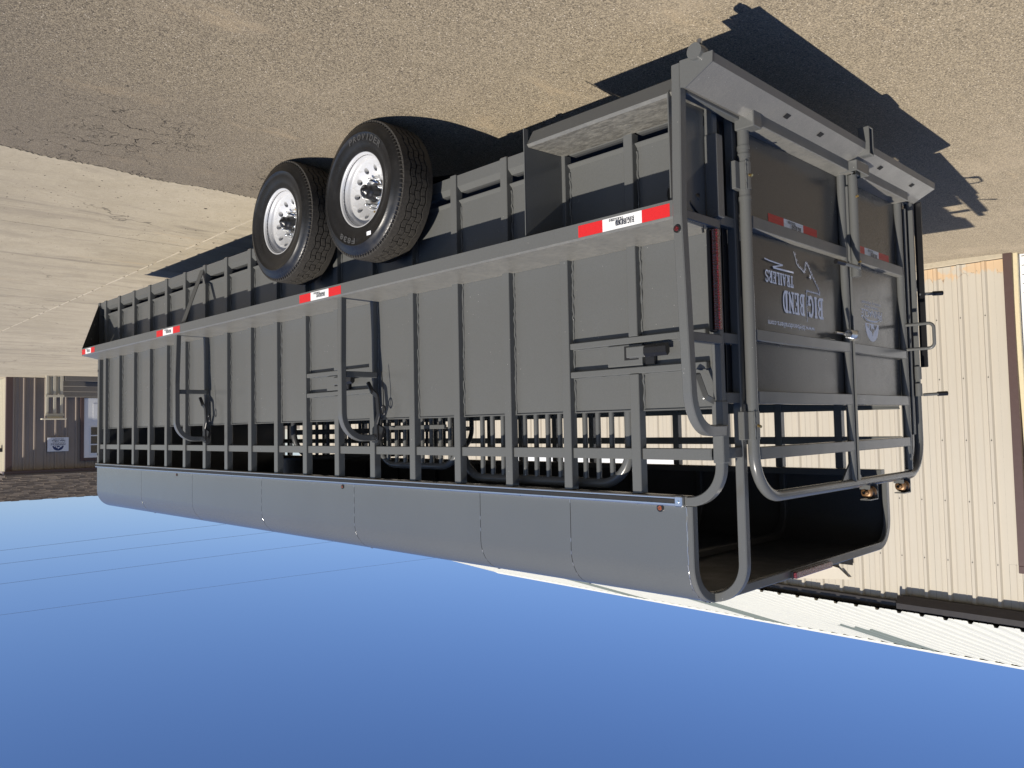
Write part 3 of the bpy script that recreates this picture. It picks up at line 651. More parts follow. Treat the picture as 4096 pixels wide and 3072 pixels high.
# roof: one sheet per seam, rounded corners
def roof_path(off=0.0, n=10):
    R = 0.18 - off; x0, x1, zt, zb = -off, -WD + off, 2.585 - off, 2.158
    p = [(x0, zb)] + [(x0 - R + R * math.cos(a), zt - R + R * math.sin(a)) for a in [PI / 2 * k / n for k in range(n + 1)]]
    p += [(x1 + R + R * math.cos(a), zt - R + R * math.sin(a)) for a in [PI / 2 + PI / 2 * k / n for k in range(n + 1)]] + [(x1, zb)]
    return p
def roof_sheet_t(y0, y1, off):
    po, pi = roof_path(off), roof_path(off + 0.0025); n = len(po); g = G(); NY = 1
    vs = [(x, y0, z) for x, z in po] + [(x, y1, z) for x, z in po]; g.add(vs, [[i, i + 1, n + i + 1, n + i] for i in range(n - 1)], True)
    vs = [(x, y0, z) for x, z in pi] + [(x, y1, z) for x, z in pi]; g.add(vs, [[n + i, n + i + 1, i + 1, i] for i in range(n - 1)], True)
    g.inner = (n - 1, 2 * (n - 1))
    for y in (y0, y1): g.add([(x, y, z) for x, z in po] + [(x, y, z) for x, z in pi], [[i, i + 1, n + i + 1, n + i] for i in range(n - 1)])
    return g
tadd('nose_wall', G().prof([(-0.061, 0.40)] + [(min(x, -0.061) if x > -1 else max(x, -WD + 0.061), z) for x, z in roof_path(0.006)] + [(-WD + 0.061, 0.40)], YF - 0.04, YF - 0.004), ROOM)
seams = [-0.228, 0.422, 1.063, 2.26, 3.493, 4.727, 5.89, YF]
rs_n = len(roof_path()) - 1
for i in range(len(seams) - 1):
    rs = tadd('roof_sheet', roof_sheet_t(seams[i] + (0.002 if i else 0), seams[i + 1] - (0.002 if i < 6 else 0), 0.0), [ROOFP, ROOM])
    for q_ in range(rs_n, 2 * rs_n): rs.data.polygons[q_].material_index = 1  # underside faces take the darker colour with the shade painted in
    if i:
        P = roof_path(-0.0005); rnd = random.Random(i); g = G(); k0 = 0
        pts = []
        for a, b in zip(P[:14], P[1:15]):
            A, B = V((a[0], seams[i], a[1])), V((b[0], seams[i], b[1])); m = max(1, int((B - A).length / 0.03)); pts += [A.lerp(B, t / m) for t in range(m)]
        for j in range(0, len(pts) - 1, 2):
            if rnd.random() < 0.75: g.rd([pts[j], pts[j].lerp(pts[j + 1], 0.6)], 0.003, 5)
        tadd('weld_spots', g, WELD, par=rs, kind='stuff')
for y in seams[1:-1] + [1.66, 2.88, 4.1, 5.3, 6.5]:
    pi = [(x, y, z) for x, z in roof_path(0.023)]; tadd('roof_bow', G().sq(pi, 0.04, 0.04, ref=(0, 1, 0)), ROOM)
pi = [(x, -0.243, z) for x, z in roof_path(0.0215)]
hoop = tadd('rear_hoop', G().sq(pi, 0.030, 0.042, ref=(0, 1, 0)), PAINT)
P = roof_path(0.001); pts = [V((x, -0.2295, z)) for x, z in P]; g = G()
for a, b in zip(pts[:13], pts[1:14]): g.bead(a, b, 0.004, 0.012, 0.0018)
tadd('weld_bead', g, WELD, par=hoop)
# round marker lamps on the roof skirt
def lamp(name, x, y, z, r, m, axis=(1, 0, 0), par=None):
    a = V(axis); c = V((x, y, z)); o = tadd(name, G().rd([c, c + a * 0.004], r, 20), BLACK, par=par)
    vs = []; g = G()
    g.rd([c + a * 0.004, c + a * 0.006], r * 0.62, 16); tadd('lens', g, m, par=o); return o
lamp('marker_lamp', 0.0018, -0.099, 2.171, 0.017, AMBL); lamp('marker_lamp', 0.0018, 2.39, 2.178, 0.014, AMBL); lamp('marker_lamp', 0.0018, 5.05, 2.178, 0.012, AMBL)
ml = tadd('light_bar', G().box(-1.28, -0.86, -0.272, -0.259, 2.548, 2.584, 0.003), BLACK); tadd('lens', G().box(-1.278, -0.862, -0.290, -0.2725, 2.550, 2.582, 0.004), REDP, par=ml)
# rear frame
bp_ = tadd('body_post', G().sq(fillet([(-0.019, -0.394, 0.44), (-0.019, -0.394, 2.137), (-0.019, -0.232, 2.137)], 0.155, 12), 0.038, 0.040, ref=(1, 0, 0)))
tadd('post_sleeve', G().box(-0.044, 0.008, -0.434, -0.376, 0.60, 0.955, 0.004), par=bp_); tadd('post_sleeve', G().box(-0.044, 0.006, -0.419, -0.369, 1.715, 1.972, 0.004), par=bp_)
lg = tadd('gate_post', G().sq(fillet([(-0.178, -0.394, 0.44), (-0.178, -0.394, 2.562), (-0.178, -0.225, 2.562)], 0.158, 12), 0.038, 0.040, ref=(1, 0, 0)))
tadd('far_gate_post', G().box(-WD - 0.03, -WD + 0.03, -0.415, -0.36, 0.44, 2.13, 0.003))
tadd('far_latch_post', G().box(-WD - 0.012, -WD, -0.512, -0.47, 0.50, 1.50, 0.003), BLACK)
op = tadd('outer_post', G().sq(fillet([(0.279, -0.4365, 0.405), (0.300, -0.4365, 1.0), (0.262, -0.4365, 1.836), (-0.005, -0.410, 1.836)], 0.16, 12), 0.044, 0.041, ref=(1, 0, 0)))
lamp('marker_lamp', 0.322, -0.437, 1.058, 0.0155, REDL)
for z in (0.965, 1.446):
    tadd('tie_bar', G().box(0.003, 0.275, -0.43, -0.392, z, z + 0.038, 0.003))
for z in (0.93, 1.43, 1.68, 1.91): tadd('tie_bar', G().box(-0.158, -0.039, -0.412, -0.374, z, z + 0.045, 0.003))
tadd('filler_plate', G().box(-0.0405, -0.038, -0.374, -0.352, 0.54, 1.74, 0)); 
for x in (-0.075, -0.145): tadd('rubber_strip', G().box(x - 0.02, x + 0.02, -0.372, -0.362, 0.50, 1.70, 0.002), BLACK)
tl = tadd('tail_light', G().box(0.002, 0.050, -0.410, -0.394, 1.004, 1.434, 0.006), BLACK)
tadd('lens', G().sq([(0.027, -0.426, 1.012 + 0.414 * k / 6) for k in range(7)], 0.038, 0.030, ref=(1, 0, 0), c=0.011), REDL, par=tl)
g = G().rd([(0.16, -0.30, 0.86), (0.10, -0.34, 0.855), (0.05, -0.35, 0.87)], 0.028, 12); g.rd(fillet([(0.10, -0.35, 0.86), (0.13, -0.37, 0.90), (0.06, -0.38, 0.95), (0.05, -0.385, 1.02)], 0.02), 0.005, 6); tadd('wiring', g, BLACK)
tadd('end_plate', G().box(0.0, 0.258, -0.372, -0.366, 0.48, 0.962, 0.001), PAINT)
hk = tadd('hook', G().sq(fillet([(0.0, -0.30, 1.60), (0.045, -0.33, 1.60), (0.05, -0.37, 1.70), (0.0, -0.38, 1.72)], 0.012, 4), 0.008, 0.03, ref=(0, 0, 1)))
# fender
fe = G().prof([(-0.036, 1.0), (0.272, 1.0), (0.28, 0.992), (0.28, 0.927), (0.274, 0.927), (0.274, 0.989), (0.268, 0.994), (-0.036, 0.994)], -0.414, 6.745)
fe.add([(-0.036, 6.7455, 1.0), (0.274, 6.7455, 1.0), (0.0, 7.12, 1.0), (-0.036, 7.12, 1.0)], [(0, 1, 2, 3)]); fe.add([(0.2795, 6.7455, 0.998), (0.0, 7.125, 0.998), (0.0, 7.125, 0.927), (0.2795, 6.7455, 0.927)], [(0, 1, 2, 3)])
fen = tadd('fender', fe, DUSTY)
tadd('fender', mirror(fe), DUSTY)
g = G(); g.add([(0.279, 6.748, 0.926), (0.0, 7.128, 0.926), (0.0, 7.128, 0.40)], [(0, 1, 2)]); g.add([(0.276, 6.745, 0.926), (-0.003, 7.125, 0.926), (-0.003, 7.125, 0.40)], [(2, 1, 0)]); tadd('rock_guard', g)
tadd('fender_strut', G().sq([(0.004, 4.515, 0.42), (0.25, 4.33, 0.925)], 0.05, 0.006, ref=(0.3, 1, 0)))
# step tray at the rear corner
ty = G().prof([(-0.01, 0.476), (0.222, 0.476), (0.222, 0.480), (0.235, 0.486), (0.240, 0.480), (0.198, 0.408), (0.202, 0.406), (0.247, 0.480), (0.236, 0.492), (-0.01, 0.482)], -0.412, 0.424)
tadd('step_tray', ty, TRAY)
tadd('tray_end_plate', G().add([(0.262, 0.426, 0.405), (0.262, 0.426, 0.926), (0.0, 0.426, 0.926), (0.0, 0.426, 0.478), (0.2, 0.426, 0.478), (0.236, 0.426, 0.47), (0.236, 0.426, 0.405)], [(0, 1, 2, 3, 4, 5, 6)]).add([(0.262, 0.430, 0.405), (0.262, 0.430, 0.926), (0.0, 0.430, 0.926), (0.0, 0.430, 0.478), (0.2, 0.430, 0.478), (0.236, 0.430, 0.47), (0.236, 0.430, 0.405)], [(6, 5, 4, 3, 2, 1, 0)]).box(0.2621, 0.2635, 0.4255, 0.4305, 0.405, 0.926, 0))
# reflective tapes with print
TX = text2d('TRAILERS', 0.02)
def tape(y0, y1, z0=0.938, z1=0.990, x=0.2803):
    L = y1 - y0; r = 0.285; t = tadd('reflective_tape', G().box(x, x + 0.0006, y0 + L * r, y1 - L * r, z0, z1, 0), TWHITE, par=fen)
    tadd('tape_band', G().box(x, x + 0.0006, y0, y0 + L * r - 0.0003, z0, z1, 0), TRED, par=fen); tadd('tape_band', G().box(x, x + 0.0006, y1 - L * r + 0.0003, y1, z0, z1, 0), TRED, par=fen)
    m = (y0 + y1) / 2; H = z1 - z0; w_ = L * 0.22
    g = western(G(), 'BIG BEND', (x + 0.0010, m - w_ * 0.62, z0 + H * 0.36), (0, 1, 0), (0, 0, 1), (1, 0, 0), w_ * 0.92, H * 0.42)
    western(g, 'TRAILERS', (x + 0.0010, m - w_ * 0.10, z0 + H * 0.12), (0, 1, 0), (0, 0, 1), (1, 0, 0), w_ * 0.72, H * 0.20)
    off = [0.0]; stroke(g, [(0.0, 0.0), (w_ * 0.06, H * 0.06), (w_ * 0.36, H * 0.03), (w_ * 0.36, H * 0.5)], 0.0022, lambda a, b, o: V((x + 0.0016 + o, m - w_ * 0.60 + a, z0 + H * 0.26 + b)), off)
    tadd('lettering', g, INK, par=fen)
tape(-0.378, 0.093); tape(1.96, 2.44); tape(4.31, 4.79); tape(6.36, 6.74)
# wheels
def rim_geo(flip, cx, cy, cz):
    g = G(); c = (cx, cy, cz)
    prz = lambda r: -0.088 + 0.040 * min(1.0, max(0.0, (r - 0.105) / 0.07)) ** 0.8
    g.lathe([(0.212, -0.005), (0.224, 0.0), (0.226, 0.006), (0.218, 0.010), (0.210, 0.004), (0.207, -0.008), (0.204, -0.020), (0.197, -0.024), (0.194, -0.036), (0.191, -0.047), (0.187, prz(0.187))], c, 56, flip)
    prz = lambda r: -0.088 + 0.040 * min(1.0, max(0.0, (r - 0.105) / 0.07)) ** 0.8
    N = 10
    for k in range(N):
        a0 = 2 * PI * k / N; da = 2 * PI / N; bnd = []
        for t in range(6): bnd.append((0.187, a0 - da / 2 + da * t / 6))
        for t in range(4): bnd.append((0.187 - 0.076 * t / 4, a0 + da / 2))
        for t in range(6): bnd.append((0.111, a0 + da / 2 - da * t / 6))
        for t in range(4): bnd.append((0.111 + 0.076 * t / 4, a0 - da / 2))
        pc = V((0.143 * math.cos(a0), 0.143 * math.sin(a0))); n = len(bnd); vo = []; vi = []; vd = []
        for r, a in bnd:
            p = V((r * math.cos(a), r * math.sin(a))); d = (p - pc).normalized(); q = pc + d * 0.0175
            vo.append((cx + flip * prz(r), cy + p.x, cz + p.y)); rq = q.length
            vi.append((cx + flip * prz(rq), cy + q.x, cz + q.y)); vd.append((cx + flip * (prz(rq) - 0.03), cy + q.x, cz + q.y))
        g.add(vo + vi, [[i, (i + 1) % n, n + (i + 1) % n, n + i] for i in range(n)]); g.add(vi + vd, [[i, (i + 1) % n, n + (i + 1) % n, n + i] for i in range(n)])
    g.lathe([(0.111, prz(0.111)), (0.106, -0.088), (0.098, -0.090), (0.060, -0.090), (0.055, -0.11)], c, 40, flip)
    return g
def tyre_geo(flip, cx, cy, cz, R=0.405):
    g = G()
    pr = [(0.205, -0.012), (0.213, 0.004), (0.224, 0.012), (0.236, 0.010), (0.262, 0.020), (0.300, 0.030), (0.325, 0.031), (0.327, 0.034), (0.333, 0.034), (0.335, 0.030), (0.362, 0.022), (0.380, 0.012), (R - 0.018, 0.006), (R - 0.017, -0.004), (R - 0.017, -0.20), (R - 0.018, -0.21), (0.36, -0.225), (0.31, -0.235), (0.25, -0.22), (0.205, -0.20)]
    g.lathe(pr, (cx, cy, cz), 72, flip); return g
def tread_geo(flip, cx, cy, cz, R=0.405):
    g = G(); N = 52; xs = [(-0.002, -0.043), (-0.052, -0.080), (-0.089, -0.117), (-0.126, -0.154), (-0.163, -0.204)]
    def P(a, r, x): return (cx + flip * x, cy + r * math.cos(a), cz + r * math.sin(a))
    zz = lambda i, j: 0.0062 * (1 if (i + j) % 2 else -1)
    for j, (xa, xb) in enumerate(xs):
        edge = j in (0, 4); half = 2 * N
        for i in range(half):
            a0, a1 = 2 * PI * i / half, 2 * PI * (i + 1) / half
            gap = 0.0 if edge else (0.010 if i % 2 == j % 2 else 0.0)
            a1g = a1 - gap
            za0, za1 = (0 if j == 0 else zz(i // 2 + i % 2, j)), (0 if j == 0 else zz((i + 1) // 2 + (i + 1) % 2, j))
            za0, za1 = (0 if j == 0 else 0.006 * math.sin(i * PI / 2 + 0.4)), (0 if j == 0 else 0.006 * math.sin((i + 1) * PI / 2 + 0.4))
            zb0, zb1 = (0 if j == 4 else 0.006 * math.sin(i * PI / 2 + 0.4)), (0 if j == 4 else 0.006 * math.sin((i + 1) * PI / 2 + 0.4))
            ra = R - (0.004 if j == 0 else 0) ; rb = R - (0.004 if j == 4 else 0)
            t = [P(a0, ra, xa + za0), P(a1g, ra, xa + za1), P(a1g, rb, xb + zb1), P(a0, rb, xb + zb0)]
            u = [P(a0, R - 0.018, xa + za0), P(a1g, R - 0.018, xa + za1), P(a1g, R - 0.018, xb + zb1), P(a0, R - 0.018, xb + zb0)]
            fs = [(0, 1, 2, 3), (0, 4, 5, 1), (2, 6, 7, 3)]
            if gap: fs.append((1, 5, 6, 2))
            if not edge and i % 2 == (j + 1) % 2: fs.append((0, 3, 7, 4))
            g.add(t + u, fs)
    M = 96
    for i in range(M):
        a = 2 * PI * i / M; d = 0.012
        t = [P(a, R - 0.003, -0.003), P(a + d, R - 0.003, -0.003), P(a + d, R - 0.026, 0.013), P(a, R - 0.026, 0.013)]
        u = [P(a, R - 0.016, -0.006), P(a + d, R - 0.016, -0.006), P(a + d, R - 0.028, 0.008), P(a, R - 0.028, 0.008)]
        g.add(t + u, [(0, 1, 2, 3), (0, 4, 5, 1), (1, 5, 6, 2), (3, 2, 6, 7), (0, 3, 7, 4)])
    return g
def hub_geo(flip, cx, cy, cz):
    return G().lathe([(0.0, 0.006), (0.012, 0.006), (0.016, 0.002), (0.018, -0.006), (0.034, -0.010), (0.037, -0.016), (0.037, -0.036), (0.042, -0.038), (0.045, -0.060), (0.052, -0.088), (0.055, -0.11)], (cx, cy, cz), 24, flip)
CYR = {}
def wheel(cx, cy, flip, text, rot):
    cz = 0.405; c0 = V((cx, cy, cz))
    if flip not in CYR:
        nut = G().lathe([(0.0, 0.004), (0.006, 0.003), (0.0095, -0.003), (0.0105, -0.012), (0.013, -0.026), (0.013, -0.038)], (0, 0, 0), 8, flip).mesh('lug_nut'); nut.materials.append(CHROME)
        CYR[flip] = [tyre_geo(flip, 0, 0, 0).mesh('wheel'), tread_geo(flip, 0, 0, 0).mesh('tread'), rim_geo(flip, 0, 0, 0).mesh('rim'), hub_geo(flip, 0, 0, 0).mesh('hub_cap'), nut]
        pl = G(); 
    ty_, td, rm, hb, nut = CYR[flip]
    wh = tadd('wheel', ty_, TYRE, loc=c0)
    tadd('tread', td, TREAD, loc=c0, par=wh); tadd('rim', rm, RIM, loc=c0, par=wh); tadd('hub_cap', hb, BLACK, loc=c0, par=wh)
    tadd('hub_plate', G().lathe([(0.055, 0.0), (0.100, 0.0), (0.101, -0.004)], (cx - flip * 0.0885, cy, cz), 32, flip), CHROME, par=wh)
    tadd('brake_drum', G().lathe([(0.0, -0.128), (0.17, -0.128), (0.17, -0.19)], (cx, cy, cz), 24, flip), DARK, par=wh)
    for k in range(8):
        a = 2 * PI * (k + rot) / 8; tadd('lug_nut', nut, CHROME, loc=c0 + V((-flip * 0.056, 0.0825 * math.cos(a), 0.0825 * math.sin(a))), par=wh)
    a = rot + 2.0; g = G().rd([c0 + V((-flip * 0.03, 0.196 * math.cos(a), 0.196 * math.sin(a))), c0 + V((-flip * 0.005, 0.182 * math.cos(a), 0.182 * math.sin(a)))], 0.006, 8); tadd('valve_stem', g, BRASS, par=wh)
    if text:
        def arc_text(word, a_mid, span, r, h):
            n = len(word); g = G()
            for i, ch in enumerate(word):
                a = math.radians(a_mid + span * (0.5 - (i + 0.5) / n))  # seen from +X, letters run clockwise with tops outward
                up = V((0, math.cos(a), math.sin(a))); rt = V((0, math.sin(a), -math.cos(a)))
                vf = text2d(ch, 0.03); wd = 0.034 if ch not in 'I' else 0.011
                fit(g, vf, c0 + V((flip * 0.0, 0, 0)) + up * r - rt * wd / 2 + V((flip * 0.0318, 0, 0)), rt, up, wd, h)
            tadd('lettering', g, LETTER, par=wh)
        arc_text('PROVIDER', -106, 66, 0.283, 0.036); arc_text('F838', 68, 33, 0.285, 0.034)
        g = G().box(c0.x + 0.029, c0.x + 0.0306, cy - 0.105 - 0.02, cy - 0.105 + 0.02, cz + 0.268, cz + 0.290, 0); tadd('paper_label', g, WHITEV, par=wh)
    return wh
wheel(0.270, 1.742, 1, True, 0.2); wheel(0.270, 2.692, 1, False, 1.4)
wheel(-WD - 0.270, 1.742, -1, False, 0.6); wheel(-WD - 0.270, 2.692, -1, False, 0.1)
for y in (1.742, 2.692):
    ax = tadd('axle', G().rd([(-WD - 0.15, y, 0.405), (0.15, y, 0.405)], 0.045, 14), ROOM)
for x in (-0.13, -WD + 0.13): tadd('leaf_spring', G().sq(fillet([(x, 1.2, 0.36), (x, 1.742, 0.28), (x, 2.2, 0.36), (x, 2.692, 0.28), (x, 3.25, 0.36)], 0.3, 5), 0.045, 0.03, ref=(1, 0, 0)), BLACK)
# escape-door latch frames
def latch(y0, y1, hy, hz=1.49, detail=True):
    for z in (1.4095, 1.5475): tadd('latch_bar', G().box(-0.036, -0.004, y0, y1, z, z + 0.030, 0.003).bead((-0.030, y1 - 0.004, z + 0.032), (-0.030, y0 + 0.01, z + 0.032), 0.003, 0.03, 0.001))
    lp = tadd('latch_plate', G().prof([(-0.034, 1.442), (-0.016, 1.442), (-0.013, 1.446), (-0.013, 1.535), (-0.020, 1.546), (-0.034, 1.546)], hy - 0.02, hy + 0.175))
    tadd('latch_slot', G().box(-0.0145, -0.0118, hy + 0.051, hy + 0.079, 1.450, 1.514, 0).box(-0.0145, -0.0118, hy + 0.0, hy + 0.0505, 1.5085, 1.514, 0), DARK, par=lp)
    tadd('latch_handle', G().box(-0.02, 0.016, hy - 0.050, hy + 0.050, 1.456, 1.506, 0.004), PAINT, par=lp)
    tadd('handle_grip', G().sq([(0.004, hy - 0.0505, 1.481), (0.008, hy - 0.10, 1.481), (0.012, hy - 0.150, 1.481), (0.012, hy - 0.172, 1.481)], 0.054, 0.032, ref=(0, 0, 1), c=0.014), BLACK, par=lp)
    tadd('latch_back', G().box(-0.030, -0.012, hy - 0.085, hy - 0.035, 1.45, 1.54, 0.002), BLACK, par=lp)
latch(-0.345, 0.404, 0.005); latch(2.084, 2.843, 2.42)
# tubular side braces with slam-latch levers
def brace(y):
    p = fillet([(0.228, y + 0.03, 1.002), (0.250, y + 0.005, 1.40), (0.250, y + 0.0, 1.858), (0.002, y + 0.0, 1.858)], 0.15, 10)
    b = tadd('side_brace', G().sq(p, 0.040, 0.042, ref=(1, 0, 0)))
    tadd('rung', G().box(0.003, 0.226, y - 0.012, y + 0.012, 1.450, 1.486, 0.003), par=b)
    tadd('latch_lever', G().sq(fillet([(0.03, y - 0.035, 1.875), (0.03, y - 0.03, 1.775), (0.03, y - 0.060, 1.715), (0.03, y - 0.045, 1.60), (0.034, y + 0.010, 1.565)], 0.03, 4), 0.012, 0.034, ref=(1, 0, 0)), BLACK, par=b)
    tadd('lever_grip', G().rd([(0.033, y - 0.005, 1.578), (0.036, y + 0.040, 1.515)], 0.0135, 10), BLACK, par=b)
    tadd('latch_body', G().prof([(y - 0.10, 1.80), (y - 0.02, 1.77), (y + 0.015, 1.80), (y + 0.02, 1.885), (y - 0.03, 1.895), (y - 0.08, 1.85)], 0.006, 0.026, 'x'), BLACK, par=b)
    tadd('pivot_bolt', G().rd([(0.026, y - 0.035, 1.862), (0.040, y - 0.035, 1.862)], 0.013, 6), CHROME, par=b)
    tadd('pull_ring', G().rd([(0.02, y - 0.095 + 0.018 * math.cos(a), 1.69 + 0.03 * math.sin(a)) for a in [2 * PI * k / 14 for k in range(15)]], 0.005, 6), BLACK, par=b)
    tadd('pull_rod', G().rd([(0.02, y - 0.095, 1.72), (0.02, y - 0.098, 1.60), (0.018, y - 0.078, 1.45)], 0.0035, 6), BLACK, par=b)
brace(2.0); brace(4.445)
# bumper
BY = [(-0.44, 0.492), (-0.48, 0.510), (-0.600, 0.447), (-0.603, 0.412), (-0.594, 0.412), (-0.592, 0.440), (-0.479, 0.498), (-0.44, 0.482)]
bm = G().prof(BY, -2.18, 0.300, 'x'); bum = tadd('bumper', bm, paint('bumper_paint', (0.11, 0.111, 0.11), dust=0.40, rough=0.36))
tadd('cross_beam', G().box(-WD + 0.02, 0.255, -0.455, -0.42, 0.44, 0.515, 0.004), par=bum); tadd('end_plate', G().prof([(-0.46, 0.40), (-0.46, 0.506), (-0.482, 0.513), (-0.602, 0.450), (-0.605, 0.408)], 0.3003, 0.306, 'x'), par=bum)
rl = tadd('roller', G().rd([(0.27, -0.535, 0.392), (0.322, -0.535, 0.392)], 0.032, 20), par=bum); tadd('roller_bolt', G().rd([(0.296, -0.545, 0.36), (0.296, -0.545, 0.342)], 0.010, 6), ALU, par=bum)
for x in (-0.366, -0.70, -1.43, -1.90): tadd('slot', G().prof([(-0.572, 0.4640), (-0.552, 0.4745), (-0.552, 0.4755), (-0.572, 0.4650)], x - 0.03, x + 0.01, 'x'), DARK, par=bum)
sk = tadd('catch_ring', G().box(-1.205, -1.197, -0.62, -0.565, 0.33, 0.475, 0.002).box(-1.155, -1.147, -0.62, -0.565, 0.33, 0.475, 0.002).box(-1.1965, -1.1555, -0.62, -0.565, 0.33, 0.338, 0.002).box(-1.1965, -1.1555, -0.62, -0.565, 0.467, 0.475, 0.002), par=bum)
tadd('catch_bracket', G().box(-1.29, -1.282, -0.56, -0.47, 0.49, 0.545, 0.002).box(-1.14, -1.132, -0.56, -0.47, 0.49, 0.545, 0.002).box(-1.2815, -1.1405, -0.56, -0.552, 0.49, 0.545, 0.002), par=bum)
# rear gate
GY = -0.45
gt = tadd('rear_gate', G().rd(fillet([(-0.187, GY, 0.50), (-0.187, GY, 2.130), (-2.176, GY, 2.130), (-2.176, GY, 0.50)], 0.20, 10), 0.0245, 16))
def gadd(nm, g, m=None, **k): return tadd(nm, g, m, par=gt, **k)
for z0, z1 in ((0.486, 0.540), (0.921, 0.976), (1.410, 1.460), (1.674, 1.729), (1.912, 1.964)):
    mt = DUSTY if z0 < 1.0 else PAINT
    yo = GY - (0.068 if z0 < 0.5 else 0.022)
    gadd('gate_bar', G().box(-1.196, -0.205, yo, GY + 0.026, z0, z1, 0.003), mt); gadd('gate_bar', G().box(-1.972, -1.215, yo, GY + 0.026, z0, z1, 0.003), mt)
gadd('gate_foot', G().box(-0.222, -0.150, GY - 0.072, GY + 0.02, 0.484, 0.555, 0.004))
zs = [0.540, 0.921, 0.976, 1.410, 1.460, 1.674]
GP = paint('gate_panel_paint', (0.056, 0.054, 0.050), rough=0.20, ripple=0.04)
for a, b in ((0.541, 0.920), (0.977, 1.409), (1.461, 1.673)):
    gadd('gate_panel', G().box(-1.190, -0.210, GY + 0.016, GY + 0.020, a, b, 0), GP); gadd('gate_panel', G().box(-1.968, -1.218, GY + 0.016, GY + 0.020, a, b, 0), GP)
gadd('centre_pipe', G().rd([(-1.183, GY - 0.004, 0.50), (-1.183, GY - 0.004, 2.115)], 0.020, 14)); gadd('centre_bar', G().box(-1.2145, -1.207, GY - 0.03, GY + 0.02, 0.50, 2.112, 0.001))
gadd('gusset', G().prof([(-1.06, 2.108), (-1.17, 2.108), (-1.17, 2.01)], GY - 0.004, GY + 0.004)); gadd('gusset', G().prof([(-1.216, 2.108), (-1.30, 2.108), (-1.216, 2.02)], GY - 0.004, GY + 0.004))
gadd('slide_pipe', G().rd([(-1.99, GY, 0.54), (-1.99, GY, 2.10)], 0.0215, 14)); gadd('slide_rod', G().rd([(-2.065, GY - 0.01, 0.56), (-2.065, GY - 0.01, 1.90)], 0.011, 8)); gadd('slide_channel', G().box(-2.135, -2.115, GY - 0.04, GY - 0.01, 0.56, 1.60, 0.002)); gadd('weather_strip', G().box(-2.105, -2.09, GY - 0.01, GY + 0.02, 0.56, 1.9, 0.001), BLACK)
for z0, z1 in ((0.690, 0.812), (1.760, 1.880)):
    gadd('hinge', G().box(-0.176, -0.122, GY + 0.006, GY + 0.034, z0, z1, 0.003).bead((-0.165, GY - 0.020, z0), (-0.165, GY - 0.020, z1), 0.004, 0.008, 0.0015)); gadd('hinge_sleeve', G().rd([(-0.187, GY, z0 + 0.002), (-0.187, GY, z1 - 0.002)], 0.0285, 16)); gadd('grease_fitting', G().rd([(-0.180, GY - 0.026, (z0 + z1) / 2), (-0.178, GY - 0.042, (z0 + z1) / 2 + 0.006)], 0.006, 8), BRASS)
for z in (0.62, 0.655, 0.84): gadd('hinge_collar', G().rd([(-0.187, GY, z), (-0.187, GY, z + 0.016)], 0.0275, 16))
# slide latch on the centre pipe
lt_ = gadd('latch_tube', G().rd([(-1.215, GY - 0.052, 0.545), (-1.215, GY - 0.052, 1.072)], 0.0225, 16))
gadd('latch_plunger', G().rd([(-1.215, GY - 0.052, 0.44), (-1.215, GY - 0.052, 0.5445)], 0.0155, 14), CHROME); gadd('latch_handle', G().rd(fillet([(-1.205, GY - 0.07, 1.035), (-1.16, GY - 0.085, 1.035), (-1.05, GY - 0.06, 1.025)], 0.02, 4), 0.010, 10)); gadd('handle_grip', G().rd([(-1.05, GY - 0.06, 1.025), (-0.985, GY - 0.045, 1.020)], 0.013, 10), BLACK)
gadd('latch_web', G().box(-1.205, -1.190, GY - 0.035, GY - 0.02, 0.60, 0.99, 0.001))
for z in (0.66, 1.0): gadd('grease_fitting', G().rd([(-1.206, GY - 0.072, z), (-1.20, GY - 0.082, z)], 0.006, 8), BRASS)
g = G(); pts = [(-1.165 + 0.075 * t / 48, GY - 0.048 + 0.021 * math.sin(t * 0.8), 1.375 + 0.021 * math.cos(t * 0.8)) for t in range(49)]; gadd('spring', g.rd(pts, 0.0034, 6), CHROME); gadd('spring_block', G().box(-1.205, -1.167, GY - 0.06, GY - 0.021, 1.352, 1.402, 0.006), DUSTY); gadd('spring_rod', G().rd([(-1.166, GY - 0.035, 1.375), (-0.99, GY - 0.03, 1.372)], 0.006, 8), STEEL)
gadd('pull_handle', G().rd(fillet([(-1.985, GY - 0.02, 1.262), (-1.985, GY - 0.17, 1.262), (-1.985, GY - 0.17, 1.405), (-1.985, GY - 0.02, 1.405)], 0.03, 5), 0.0095, 10))
for z in (1.06, 1.665): gadd('side_handle', G().rd([(-2.20, GY - 0.03, z), (-2.26, GY - 0.09, z - 0.004)], 0.009, 8)); gadd('handle_grip', G().rd([(-2.26, GY - 0.09, z - 0.004), (-2.30, GY - 0.13, z - 0.006)], 0.014, 10), BLACK)
for z in (1.50, 1.60): gadd('hinge_sleeve', G().rd([(-2.12, GY - 0.03, z), (-2.12, GY - 0.03, z + 0.075)], 0.02, 12))
for x in (-1.37, -1.85):
    pb = gadd('pulley_bracket', G().box(x - 0.055, x - 0.049, GY - 0.035, GY + 0.02, 2.145, 2.225, 0.002).box(x + 0.049, x + 0.055, GY - 0.035, GY + 0.02, 2.145, 2.168, 0.002).box(x - 0.049, x + 0.049, GY - 0.035, GY + 0.02, 2.219, 2.225, 0.001))
    gadd('pulley', G().lathe([(0.010, -0.03), (0.030, -0.03), (0.030, -0.024), (0.021, -0.012), (0.021, 0.012), (0.030, 0.024), (0.030, 0.03), (0.01, 0.03)], (x, GY - 0.008, 2.185), 20), BRONZE); gadd('pulley_bolt', G().rd([(x - 0.066, GY - 0.008, 2.185), (x + 0.07, GY - 0.008, 2.185)], 0.009, 6), CHROME)
